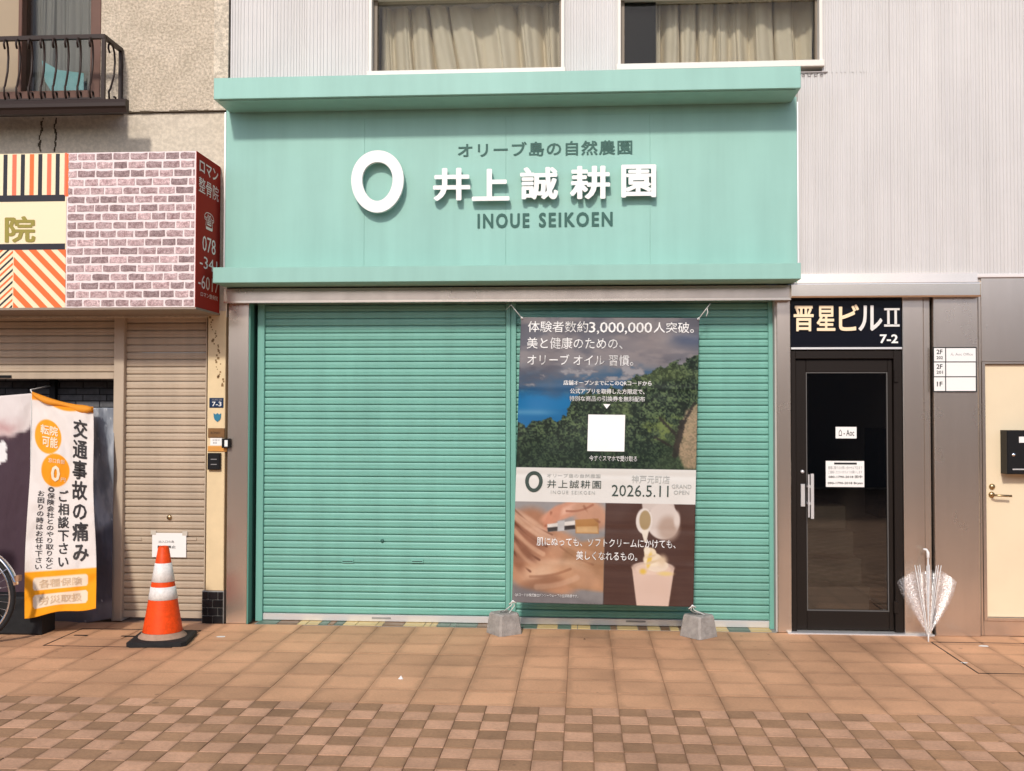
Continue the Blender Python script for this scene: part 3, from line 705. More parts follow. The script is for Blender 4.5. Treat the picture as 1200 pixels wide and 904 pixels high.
letters('printing', '080-1790-2018 田中', (971, 557.3, 1010.5, 560.6), PR, INK, nt2, bold=.02)
letters('printing', '090-1790-2018 Bryan', (970, 565, 1011, 568.4), PR, INK, nt2, bold=.02)

# ================================================================== DIRECTORY BOARD, CREAM DOOR, MAILBOX
db = thing('directory_board', 'white floor directory board with three rows on the steel pillar', 'sign')
YD = -.052; r = rect(1093.5, 407, 1144.5, 459.5, YD)
MB().box(r[0], r[1], -.052, -.041, r[2], r[3]).build('board', BLACK, db)
for k, (ya, yb_) in enumerate(((408.2, 423.8), (425, 441.2), (442.4, 458.4))):
    q1 = rect(1094.5, ya, 1107.5, yb_, YD); q2 = rect(1108.7, ya, 1143.3, yb_, YD)
    MB().box(q1[0], q1[1], -.0545, -.0522, q1[2], q1[3]).build('floor_plate', PAPER, db); MB().box(q2[0], q2[1], -.0545, -.0522, q2[2], q2[3]).build('name_plate', PAPER, db)
PD = onplane(-.0552)
letters('lettering', '2F', (1097.5, 409.8, 1104.5, 415.2), PD, INK, db, bold=.02); letters('lettering', '202', (1097.5, 417.6, 1105, 421.2), PD, INK, db, bold=.02)
letters('lettering', '2F', (1097.5, 427, 1104.5, 432.4), PD, INK, db, bold=.02); letters('lettering', '201', (1097.5, 434.6, 1105, 438.2), PD, INK, db, bold=.02)
letters('lettering', '1F', (1098, 447.5, 1104.5, 453), PD, INK, db, bold=.02)
letters('lettering', 'ん Aoc Office', (1114, 413.5, 1140, 417), PD, GREYI, db)
cdr = thing('side_door', 'cream painted steel door with lever handle at the right edge', 'door')
r = rect(1153.6, 428, 1200, 722, .03); dx1 = r[0]+.82; dz0 = at(1176, 723, .03).z; dz1 = at(1176, 427.5, .03).z
MB().bbox(r[0]+.002, dx1, .022, .07, dz0, dz1, .003).build('door_leaf', BEIGED, cdr)
f = MB(); f.box(X(1150.5)+.002, r[0], -.006, .09, zd0+.002, zd1-.002); f.box(dx1+.002, dx1+.04, -.006, .09, zd0+.002, zd1-.002); f.box(r[0], dx1+.002, -.006, .09, dz1+.004, zd1-.002); f.box(r[0], dx1+.002, -.010, .09, zd0+.002, dz0-.004)
f.build('door_frame', STEEL, cdr)
c = at(1162.5, 570.5, .02); MB().lathe([(0, -.014), (.013, -.014), (.021, -.006), (.022, 0), (.022, .006)], (c.x, .018, c.z), 20, 0, 'y').build('lock_cylinder', BRASS, cdr)
c = at(1162, 580, .02); hm = MB(); hm.lathe([(0, -.012), (.018, -.012), (.023, 0), (.023, .006)], (c.x, .018, c.z), 20, 0, 'y')
hm.tube([(c.x, .015, c.z), (c.x, -.03, c.z), (c.x+.02, -.045, c.z), (c.x+.12, -.045, c.z-.004)], .0085, 8); hm.build('lever_handle', BRASS, cdr)
mbx = thing('mailbox', 'black wall mailbox mounted on the cream side door', 'mailbox')
r = rect(1179, 504.5, 1225, 556, -.08); MB().bbox(r[0], r[0]+.33, -.10, .021, r[2], r[3], .006).build('box_body', BLACK, mbx)
q = rect(1181.5, 549.5, 1215, 551, -.1); MB().box(q[0]+.03, r[0]+.31, -.1045, -.1005, q[2], q[3]).build('slot_edge', ALU, mbx)
q = rect(1185, 528, 1190, 538, -.1); MB().lathe([(0, -.01), (.012, -.01), (.014, 0)], ((q[0]+q[1])/2, -.1, (q[2]+q[3])/2), 14, 0, 'y').build('lock', CHROME, mbx)
q = rect(1194, 512, 1206, 519, -.1); MB().box(q[0], q[1]+.02, -.1035, -.1005, q[2], q[3]).build('name_tag', PAPER, mbx)

# ================================================================== NEIGHBOUR (LEFT) BUILDING
nb = thing('rendered_building', 'old rough cream rendered building on the left with a balcony', 'building')
NL = -6.2; NR = X(265.2)-.006
zc = at(200, 132.5, 0).z; zbd = at(200, 182, 0).z
winx0, winx1 = NL+.9, X(113, 0); winzb = at(60, 124, 0).z
bodym = MB()
bodym.box(winx1, X(247)-.0, .0, .5, zc+.012, 6.2); bodym.box(NL, winx0, 0, .5, zc+.012, 6.2); bodym.box(winx0, winx1, 0, .5, zc+.012, winzb); bodym.box(winx0, winx1, 0, .5, winzb+1.9, 6.2)
bodym.build('rough_wall', PLAST, nb)
MB().box(X(247)+.001, NR, -.012, .5, zc+.012, 6.2).build('pilaster', PLASTP, nb)
MB().box(NL, NR, .008, .5, Z(372, 0, 200), zc).build('smooth_band', BAND, nb)
cm = MB(); q = random.Random(4)                                   # ragged crack at the ledge
xx = X(116)
while xx < X(262):
    d = q.uniform(.03, .08); h_ = q.uniform(.003, .011)
    cm.box(xx, min(xx+d, NR-.005), -.013-q.uniform(0, .004), .02, zc+.002-h_*.3+.004, zc+.006+h_); xx += d+q.choice((0, 0, .004))
cm.build('crack', DARKST, nb)['kind'] = 'stuff'
for px0 in (50, 65.5):
    c2 = MB(); py = 139; x_ = px0
    while py < 177:
        p = at(x_, py, 0); s_ = q.uniform(.004, .012); c2.box(p.x-s_*.6, p.x+s_*.6, .004, .009, p.z-s_*1.4, p.z+s_*1.4); py += q.uniform(1.6, 3.4); x_ += q.uniform(-1.6, 1.5)
    c2.build('crack', DARKST, nb)['kind'] = 'stuff'
# lower column
zk = at(252, 692.5, .0).z
MB().bbox(X(242.8), NR-.004, .0, .4, zk, Z(372, 0, 250)+.05, .004).build('painted_column', CREAMC, nb)
c2 = MB(); x_, py = 246.5, 372
while py < 452:
    p = at(x_, py, 0); s_ = q.uniform(.003, .011); c2.box(p.x-s_, p.x+s_*.7, -.0015, .002, p.z-s_, p.z+s_*.8); py += q.uniform(1.5, 3.5); x_ = 247.5+(py-372)*.16+q.uniform(-3.2, 3.2)
c2.build('peeling_patch', mat('ochre_peel', (.24, .15, .07), .95), nb)['kind'] = 'stuff'
MB().box(X(238.8), NR-.002, .002, .4, 0, zk-.001).build('plinth', GROUT, nb)
xa, xb = X(239.2), NR-.004
for rr in range(4):
    z0 = zk-.004-(rr+1)*(zk-.006)/4; z1 = z0+(zk-.006)/4-.006
    cuts = [xa, X(246), X(257.5), xb] if rr % 2 == 0 else [xa, X(251.5), xb]
    for k in range(len(cuts)-1):
        MB().bbox(cuts[k]+.002, cuts[k+1]-.003, -.008, .002, z0, z1, .002).build('tile', BLACKT, nb)
# upstairs window
wd = MB(); Y0, Y1 = .05, .2; fw = .07
wz0, wz1 = winzb, winzb+1.9
wd.bbox(winx1-.085, winx1, -.005, .2, wz0, wz1, .004); wd.bbox(winx0, winx0+.085, -.005, .2, wz0, wz1, .004); wd.bbox(winx0+.085, winx1-.085, -.002, .2, wz1-.08, wz1, .004); wd.bbox(winx0+.085, winx1-.085, -.002, .2, wz0, wz0+.12, .004)
xm = X(18.5, .05); wd.bbox(xm-.014, xm+.016, .03, .2, wz0+.12, wz1-.08, .003)
wo = wd.build('window', BROWNW, nb)
MB().box(winx0+.085, xm-.014, .10, .106, wz0+.12, wz1-.08).build('pane', mat('tan_frosted_pane', (.34, .26, .17), .35), wo)
MB().box(xm+.016, winx1-.085, .10, .106, wz0+.12, wz1-.08).build('pane', GL, wo)
MB().box(winx0, winx1+.02, 1.2, 1.25, wz0, wz1).build('room', INT, wo)
curtain(xm+.03, winx1-.09, wz0+.12, wz1, .22, 21, .022, 5.5, CURTG, 'grey curtain behind the brown framed window above the balcony')
p = MB(); pts = [(49, 71), (68, 82), (98, 86), (98, 110), (62, 110), (53, 96)]  # added sheet, its blue standing in for a lit sign reflected in the pane
p.prism_y([(at(a, b, .14).x, at(a, b, .14).z) for a, b in pts], .140, .143); tag(p.build('reflection_sheet', BLUEREFL), 'pale blue sheet added as a reflection in the window above the balcony', 'paper')  # not paper: stands in for the sign's reflection
# balcony
YBf = -.33; zp0 = at(60, 134, YBf).z; zp1 = at(60, 118.5, YBf).z; bxr = X(145, YBf); xr_q = X(118, YBf)
plat = MB(); plat.extr_x([(YBf-.02, zp0+.03), (YBf-.035, zp0+.045), (YBf-.035, zp1-.03), (YBf-.022, zp1), (YBf+.03, zp1), (YBf+.03, zp0), (YBf-.01, zp0)], NL+.6, bxr); zsl = at(60, 121.5, YBf).z; plat.box(NL+.62, xr_q, YBf+.0305, -.006, zsl, zp1-.002)
ba = plat.build('balcony', IRON, nb)
xr_ = X(115, YBf); zr = at(80, 43, YBf).z
YR = YBf+.02
MB().box(NL+.62, xr_+.012, YR-.016, YR+.016, zr-.016, zr+.016).build('top_rail', IRON, ba)
MB().box(xr_-.016, xr_+.014, YR+.016, -.01, zr-.015, zr+.015).build('side_rail', IRON, ba)
for (yy) in (YR, -.02): MB().box(xr_-.014, xr_+.014, yy-.012, yy+.012, zp1-.01, zr-.015).build('rail_post', IRON, ba)
MB().box(NL+.62, xr_+.01, YR-.01, YR+.01, zp1+.012, zp1+.026).build('bottom_rail', IRON, ba)
H_ = zr-zp1
def scroll(cx, yc, mapf):
    """S shaped bar with a curl at each end, in a plane; mapf(d, z) -> point"""
    P = []
    for k in range(9):
        t = math.radians(-60+k*33); P.append((.045-.035*math.cos(t)*(1-.02*k)-.0, H_-.055+.035*math.sin(t)))
    P = [(.07, H_-.09), (.088, H_-.065), (.085, H_-.035), (.06, H_-.014), (.03, H_-.02), (.010, H_-.06), (.0, H_-.13), (.012, H_*.5), (.055, H_*.26), (.075, .10), (.07, .05), (.04, .016), (.0, .02), (-.022, .055), (-.012, .088), (.008, .085)]
    return [mapf(a-.03, zp1+b) for a, b in P]
bm0 = MB(); bm0.tube(scroll(0, 0, lambda d, z: (d*.25, -d*1.15, z-zp1)), .0085, 6)
bmesh_me = bpy.data.meshes.new('baluster'); bmesh_me.from_pydata(bm0.v, [], bm0.f); bmesh_me.materials.append(IRON); bmesh_me.polygons.foreach_set('use_smooth', [True]*len(bm0.f))
xx = xr_-.10
while xx > X(-30, YBf):
    shared('baluster', bmesh_me, ba, (xx, YR+.012, zp1)); xx -= .0965
sb = MB(); sb.tube(scroll(0, 0, lambda d, z: (xr_, YBf+.17-d*1.3, z)), .0085, 6); sb.build('side_scroll', IRON, ba)
# pipe / dark soffit line of the band
# ------------------------------------------------ neighbour's sign box
YN = -.50
sb_ = thing('clinic_sign', 'projecting clinic sign box with brick pattern, stripes and maroon side', 'sign box')
sx1 = at(229.3, 270, YN).x; sz1 = at(120, 179, YN).z; sz0 = at(120, 360.5, YN).z
MB().box(NL, sx1, YN, -.002, sz0, sz1).build('box_body', SOFFIT, sb_)
MB().box(at(78, 270, YN).x, sx1, YN-.003, YN-.0005, sz0, sz1).build('brick_sheet', MORTAR, sb_)
MB().box(sx1+.0005, sx1+.004, YN-.004, -.003, sz0, sz1).build('side_face', MAROON, sb_)
MB().box(NL, sx1+.01, YN-.006, -.002, sz0-.016, sz0-.001).build('bottom_trim', SOFFIT, sb_)
bxa = at(78, 270, YN).x+.004; rows = 18; rh = (sz1-sz0)/rows
bms = []
for vv in range(4):
    t = MB(); q = random.Random(vv+30); n = 10; P = []
    for (a, b) in ((-.5, -.5), (-.2, -.5), (.15, -.5), (.5, -.5), (.5, 0), (.5, .5), (.1, .5), (-.25, .5), (-.5, .5), (-.5, .05)):
        P.append((a*(1+q.uniform(-.05, .02)), b*(1+q.uniform(-.22, .04))))
    t.prism_y(P, -1, 0); me = bpy.data.meshes.new('brick'); me.from_pydata(t.v, [], t.f); me.materials.append(BRICKP); bms.append(me)
q = random.Random(11)
for rr in range(rows):
    x_ = bxa-(0 if rr % 2 else .065)
    zc_ = sz1-(rr+.5)*rh
    while x_ < sx1-.01:
        wdt = q.choice((.11, .13, .135, .14)); a, b = max(x_, bxa), min(x_+wdt, sx1-.003)
        if b-a > .02: shared('brick', bms[q.randrange(4)], sb_, ((a+b)/2, YN-.0032, zc_), None, (b-a-.013, .0035, rh*.76))
        x_ += wdt
# stripes
ST = MB(); yy0, yy1 = YN-.004, YN-.0005
def strip(px0, px1, py0, py1, mi, lift=0.0):
    a = at(px0, (py0+py1)/2, YN); b = at(px1, (py0+py1)/2, YN); ST.box(a.x, b.x, yy0-lift, yy1, at(40, py1, YN).z, at(40, py0, YN).z, mi)
xbnd = bxa-.006; 
ST.box(at(-60, 270, YN).x, xbnd, yy0+.001, yy1, sz0, sz1, 0)
for i in range(-3, 4):
    strip(4.2+i*20.4, 8.9+i*20.4, 181, 231, 1); strip(14.6+i*20.4, 19.6+i*20.4, 181, 231, 2 if i % 2 else 3)
strip(-60, 76.5, 229, 236.5, 1, .001); strip(-60, 76.5, 286, 293, 1, .001)
strip(76.3, 78.4, 180, 230, 3, .0014)
X0_, X1_ = at(16, 330, YN).x, xbnd; Zb_, Zt_ = sz0+.001, at(40, 293, YN).z
d_ = .0975
for k in range(-8, 9):
    o_ = X0_+k*d_*1.15
    P = clip([(o_, Zt_), (o_+.06, Zt_), (o_+.06+.60, Zt_-.60), (o_+.60, Zt_-.60)], X0_, X1_, Zb_, Zt_)
    if len(P) >= 3: ST.prism_y(P, yy0, yy1, 2)
X2_ = at(-60, 330, YN).x
for k in range(-2, 22):
    o_ = Zb_-.1+k*.045
    P = clip([(X2_, o_-.3), (X2_, o_+.018-.3), (X0_-.006, o_+.018+.15), (X0_-.006, o_+.15)], X2_, X0_-.006, Zb_, Zt_)
    if len(P) >= 3: ST.prism_y(P, yy0, yy1, 1 if k % 2 else 2)
ST.build('stripe_print', [CREAMP, BLKP, ORP, CORP], sb_)
letters('lettering', '院', (5.5, 253.5, 41.5, 284.5), onplane(YN-.006), OLIVE, sb_, bold=.03)
letters('lettering', '骨', (-38, 253.5, -3, 284.5), onplane(YN-.006), OLIVE, sb_, bold=.03)
def side(s0, s1, t0, t1, txt, bold=0.0, m=PINKP, spacing=1.0):
    f = lambda a, b, c: Vector((sx1+.0058+c, YN+(-.005-YN)*a, sz1-(sz1-sz0)*b))
    return letters('lettering', txt, (s0, t0, s1, t1), f, m, sb_, bold=bold, spacing=spacing)
side(.10, .88, .04, .12, 'ロマン', .015); side(.08, .92, .15, .25, '整骨院', .0); side(.32, .72, .355, .475, '☎'); side(.25, .80, .52, .62, '078'); side(.15, .88, .655, .735, '-341'); side(.10, .95, .78, .87, '-6017'); side(.20, .92, .89, .92, 'ロマン整骨院')

# ------------------------------------------------ beige shutters
zt = Z(372, .05, 100)
sn, a0, a1, zb, z2 = shutter(146.5, 241.5, 372, 724, .08, .0583, BEIGES, 'narrow closed beige roller shutter behind the traffic cone', BEIGEF, (None, None), (None, None), BEIGEF)
c = at(198.5, 606.5, .07); MB().lathe([(0, -.006), (.018, -.006), (.02, 0), (.02, .01)], (c.x, .066, c.z), 14, 0, 'y').build('keyhole', BRASS, sn)
for cxp in (159, 223):
    c = at(cxp, 632, .07); MB().box(c.x-.05, c.x+.05, .0655, .074, c.z-.008, c.z+.012).build('handle_slot', BEIGEF, sn)
MB().bbox(X(134, .05), X(146, .05), .03, .36, 0, Z(372, .05, 140)+.06, .004).build('shutter_post', BEIGEF, sn)
MB().bbox(X(241.6, .05), X(242.9, .05), .03, .36, 0, Z(372, .05, 240)+.06, .002).build('shutter_edge', BEIGEF, sn)
sw, a0, a1, zb, z2 = shutter(-95, 134, 372, 444.5, .08, .0583, BEIGES, 'wide beige roller shutter raised above the banners', BEIGEF, (None, None), (None, None), BEIGES)
q1 = rect(-20, 440, 13, 443, .06); MB().box(q1[0], q1[1], .058, .066, q1[2], q1[3]).build('handle_slot', BLACK, sw)
# dark brick wall and floor behind the raised shutter
ib = thing('recessed_brick_wall', 'dark grey brick wall in the recess under the raised shutter', 'wall')
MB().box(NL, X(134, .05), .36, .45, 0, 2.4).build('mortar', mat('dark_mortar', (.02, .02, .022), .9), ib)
t = MB().bbox(-.5, .5, -1, 0, -.5, .5, .02); bme = bpy.data.meshes.new('brick'); bme.from_pydata(t.v, [], t.f); bme.materials.append(DBRICK)
zz = Z(500, .36, 60); rr = 0
while zz < Z(420, .36, 60):
    x_ = X(-40, .36)-(.06 if rr % 2 else 0)
    while x_ < X(134, .36):
        shared('brick', bme, ib, (x_+.10, .3598, zz+.026), None, (.194, .008, .045)); x_ += .202
    zz += .053; rr += 1
MB().box(NL, X(134, .05), .28, .30, Z(445, .3, 60)-.02, Z(445, .3, 60)+.05).build('rail', BLACK, ib) if False else None
MB().box(X(57.5, .3), X(64, .3), .30, .345, .0, Z(440, .3, 60)+.1).build('steel_upright', BLACK, ib)

# ------------------------------------------------ banners under the raised shutter
PRT = attr_mat('printed_vinyl', .5, .15); PRT2 = attr_mat('printed_cloth', .7, .12)
def wr(u, v, k, s=1.0):
    return s*(fbm(u*k, v*k*1.3)-.5)
# banner A
qA = ((-70, 470), (38, 461), (33, 742), (-75, 742))
def imA(u, v):
    x = -70+u*108; y = 470+v*272
    im = np.zeros(u.shape+(3,)); im[...] = np.array([72, 56, 64])/255
    edge = 508+ (38-x)*.25 + 14*(fbm(x/14, y/14)-.5)
    top = 1-sst(-3, 3, y-edge); paint(im, top, (212, 203, 200))
    g_ = np.exp(-((x-5)**2/300+(y-(edge-8))**2/60)); paint(im, np.clip(g_*.7, 0, 1), (176, 130, 128))
    fl = np.maximum.reduce([ell(x, y, 4, 530, 5, 8), ell(x, y, -2, 540, 8, 9), ell(x, y, 5, 540, 5, 7)]); paint(im, fl, (225, 222, 220))
    ln = ((np.abs(y-641) < .8) & (x < 5)).astype(float); paint(im, ln*.8, (170, 160, 165))
    return im
bA = cloth('banner', qA, 60, 110, lambda u, v: -.05-.08*v + wr(u, v, 4, .05)+.012*np.sin(u*13+v*4), imA, PRT2)
tag(bA, 'dark purple banner with pale top, behind the bicycle wheel', 'banner')
# banner C, the loose silver tarpaulin behind
qC = ((86, 478), (134, 478), (131, 725), (40, 741))
def imC(u, v):
    n_ = fbm(u*5+v*3, v*9-u*4); im = np.zeros(u.shape+(3,)); base = np.array([128, 134, 142])/255
    im[...] = base; paint(im, sst(.45, .7, n_)*.8, (168, 172, 178)); paint(im, sst(.52, .3, n_)*.4, (92, 98, 108))
    paint(im, sst(.62, .68, v+.1*u)*.8, (70, 68, 76)); paint(im, sst(.90, .93, v)*.8, (128, 124, 126))
    sp = (RS.rand(*u.shape) > .995).astype(float); paint(im, sp*.6, (215, 215, 215)); return im
bC = cloth('tarpaulin', qC, 60, 120, lambda u, v: .02-.04*v + .05*(fbm(u*3+v*2.2, v*5-u*3)-.5)+.02*np.sin(u*9-v*14), imC, PRT)
tag(bC, 'crumpled silver grey tarpaulin behind the white and orange banner', 'tarpaulin')
# banner B
qB = ((37.5, 459), (108.5, 477), (113, 712.5), (28.5, 724))
p0 = gnd(12, 746); p1 = gnd(48, 745)
YBn = lambda u, v: -.14+(p1.y+.14-.05)*v + +.060*(fbm(u*3+1, v*6, 3)-.5) + .012*np.sin(u*7+v*9) + .007*np.sin(u*15-v*34)*np.exp(-((v-.12)/.2)**2) + .006*np.sin(u*11+v*40)*np.exp(-((v-.85)/.15)**2)
def WB(u, v):
    u = np.asarray(u, float); v = np.asarray(v, float)
    dx = 1.5*np.sin(v*6.5)*(1-u) + 1.0*np.sin(v*9+1)*u; dy = 3.0*np.sin(u*math.pi)*np.exp(-(v/.08)**2) + 1.6*np.sin(u*8+1)*np.exp(-((1-v)/.05)**2)
    return np.stack([dx, dy], -1)
def imB(u, v):
    x = 37.5+u*71-9*v*(1-u)+4.5*v*u; y = 459+18*u+v*(235.5+ (1-u)*29.5-0)
    im = np.zeros(u.shape+(3,)); im[...] = np.array([216, 207, 200])/255
    paint(im, sst(.040, .030, v+.008*np.sin(u*9)), (226, 140, 28))
    circ = ell(u, v, .265, .187, .215, .078, .04); paint(im, circ, (232, 150, 36))
    circ = ell(u, v, .40, .337, .225, .077, .04); paint(im, circ, (228, 144, 28))
    paint(im, sst(.797, .803, v), (234, 152, 26))
    for vc in (.857, .935):
        rr_ = np.maximum(np.abs(u-.50)-.345, 0)/.035; r2_ = np.maximum(np.abs(v-vc)-.015, 0)/.014
        paint(im, 1-sst(.9, 1.1, np.sqrt(rr_**2+r2_**2)), (224, 204, 180))
    return im
bB = cloth('banner', qB, 90, 240, YBn, imB, PRT2, warp=WB)
tag(bB, 'white banner with orange discs and large black vertical characters', 'banner')
def onB(a, b, c):
    P = [np.array(q_, float) for q_ in qB]; p = P[0]*(1-a)*(1-b)+P[1]*a*(1-b)+P[2]*a*b+P[3]*(1-a)*b
    p = p+WB(a, b); return at(p[0], p[1], float(YBn(np.array(a), np.array(b)))-.006)
BINK = mat('banner_black_ink', (.03, .025, .025), .6); TANI = mat('tan_ink', (.62, .44, .28), .6); CRI = mat('cream_ink', (.80, .66, .48), .6)
for args in (('交通事故の痛み', (.665, .075, .90, .765), BINK, .028), ('ご相談下さい', (.455, .425, .62, .785), BINK, .022), ('◎保険会社とのやり取りなど', (.285, .415, .40, .79), BINK, .012), ('お困りの時はお任せ下さい', (.135, .435, .245, .79), BINK, .012)):
    letters('lettering', args[0], args[1], onB, args[2], bB, bold=args[3], vertical=True)
letters('lettering', '転院', (.14, .135, .42, .18), onB, CRI, bB, bold=.02); letters('lettering', '可能', (.17, .185, .42, .235), onB, CRI, bB, bold=.02)
letters('lettering', '窓口負担', (.28, .283, .54, .303), onB, CRI, bB); letters('lettering', '0', (.33, .315, .47, .388), onB, CRI, bB, bold=.03); letters('lettering', '円', (.49, .368, .56, .386), onB, CRI, bB)
letters('lettering', '各種保険', (.20, .838, .80, .876), onB, TANI, bB, bold=.01); letters('lettering', '労災取扱', (.20, .916, .80, .954), onB, TANI, bB, bold=.01)
c = at(37.5, 459, -.12); MB().tube([c+Vector((-.02, .3, .05)), c+Vector((-.005, -.01, .012)), c+Vector((.012, -.005, -.03))], .006, 6).build('tie', ROPE, bB)
tw = []
for k in range(15):
    t_ = k/14; q_ = at(38+70*t_, 461+18*t_+5*math.sin(t_*math.pi)+1.3*math.sin(t_*9), -.15-.012*math.sin(t_*7)); tw.append(q_)
MB().tube(tw, [.010, .016, .022, .026, .028, .024, .020, .018, .017, .020, .026, .032, .034, .028, .014], 8).build('twisted_edge', mat('orange_cloth', (.72, .27, .02), .7), bB)
MB().tube([at(37, 462, -.13), at(36, 560, -.15), at(34, 640, -.17)], .004, 6).build('edge_cord', ROPE, bB)
p0 = gnd(12, 746); p1 = gnd(48, 745)
bb_ = MB(); bb_.bbox(p0.x-.25, p1.x, p1.y, p1.y+.2, 0, Z(700, p1.y, 30), .012); tag(bb_.build('base_box', RUBBER), 'black box standing on the paving under the banners', 'box')

# ------------------------------------------------ plates on the cream column
pl = thing('address_plate', 'small navy address plate reading 7-3 on the cream column', 'sign')
r = rect(245.5, 466.5, 262, 478, 0); MB().bbox(r[0], r[1], -.006, -.0005, r[2], r[3], .002).build('plate', NAVY, pl)
letters('lettering', '7-3', (248.5, 471, 259.5, 476.3), onplane(-.0065), PAPER, pl, bold=.01); letters('lettering', '元町通', (248, 467.6, 260, 469.9), onplane(-.0065), GREYI, pl)
em = [(250.5, 484.5), (253, 486), (255, 484.3), (257, 486), (259.3, 484.5), (259, 489), (258, 492), (254.9, 494.6), (251.8, 492), (250.8, 489)]
eo = MB().prism_y([(at(a, b, 0).x, at(a, b, 0).z) for a, b in reversed(em)], -.006, -.0005).build('emblem', TEALB); tag(eo, 'small blue shield emblem under the address plate', 'emblem')
wp = MB().bbox(*rect(244.3, 502, 263.5, 512.8, 0)[:2], -.012, -.0005, *rect(244.3, 502, 263.5, 512.8, 0)[2:], .003).build('wood_plate', WOOD); tag(wp, 'brown wooden name plate on the cream column', 'name plate')
letters('lettering', 'ROMAN', (247, 506, 258, 509), onplane(-.0125), BLACK, wp)
st_ = MB().box(*rect(246.5, 513.6, 261, 522.3, 0)[:2], -.002, -.0005, *rect(246.5, 513.6, 261, 522.3, 0)[2:]).build('label_sticker', PAPER); tag(st_, 'white paper label between the wooden plate and orange plate', 'label')
letters('printing', '営業中', (249, 515, 257.5, 517), onplane(-.0025), GREYI, st_); letters('printing', '本日', (249.5, 518, 254, 520.5), onplane(-.0025), INK, st_)
op = MB().bbox(*rect(243.8, 523, 266, 529.3, 0)[:2], -.008, -.0005, *rect(243.8, 523, 266, 529.3, 0)[2:], .002).build('orange_plate', ORPL); tag(op, 'narrow orange plate above the black intercom', 'plate')
kb = thing('key_box', 'small black switch box with white label on the edge of the cream column', 'switch box')
r = rect(261.2, 514, 270, 525, -.02); MB().bbox(r[0], r[1], -.05, -.009, r[2], r[3], .004).build('box_body', BLACK, kb)
r = rect(263.2, 516, 266.8, 523.5, -.05); MB().box(r[0], r[1], -.0525, -.0502, r[2], r[3]).build('label_plate', PAPER, kb)
ic = thing('intercom', 'black intercom box low on the cream column', 'intercom')
r = rect(244.8, 531, 259.3, 550.5, 0); MB().bbox(r[0], r[1], -.035, -.0005, r[2], r[3], .006).build('box_body', BLACK, ic)
for yy in (538, 544): 
    r = rect(247, yy, 254, yy+.9, -.035); MB().box(r[0], r[1], -.0365, -.0352, r[2], r[3]).build('speaker_line', GREYI, ic)
# paper on the narrow shutter
nt3 = thing('paper_notice', 'white paper notice taped to the beige shutter behind the cone', 'notice')
r = rect(177.5, 625, 217.5, 653.5, .05); MB().box(r[0], r[1], .062, .0635, r[2], r[3]).build('paper', PAPER, nt3)
letters('printing', '出入口の為', (186, 633.5, 204, 636.5), onplane(.0605), GREYI, nt3, bold=.01); letters('printing', '駐輪禁止', (184.5, 639.5, 206, 642.8), onplane(.0605), INK, nt3, bold=.02)
for a, b in ((179, 624), (216, 625)):
    r = rect(a-3, b-2, a+3, b+3, .05); MB().box(r[0], r[1], .0605, .0615, r[2], r[3]).build('tape', mat('clear_tape', (.55, .50, .42), .4), nt3)

# ================================================================== HANGING POSTER
qP = ((610.5, 372), (819.5, 373), (812.5, 711.5), (600, 706))
def YP(u, v):
    sag = .008*np.cos(u*math.pi*2)
    e = np.minimum(u, 1-u)
    cr = .012*np.sin((u*16-v*22))*np.exp(-((1-u)**2+(v)**2)*9) + .010*np.sin(u*18+v*24)*np.exp(-(u**2+v**2)*9) + .012*np.sin(u*22-v*16)*np.exp(-((1-u)**2+(1-v)**2)*9) + .010*np.sin(u*20+v*15)*np.exp(-((u)**2+(1-v)**2)*9) - .003*np.exp(-((v-.245)/.011)**2) + .003*np.exp(-((v-.735)/.011)**2) - .003*np.exp(-((v-.86)/.011)**2)+.004*np.exp(-((v-.55)/.011)**2)
    return -.06-.17*v+sag+cr+.026*(fbm(u*3.2+3, v*4.1, 3)-.5)+.0015*np.sin(v*52+u*1.5)*sst(.62, .75, v)
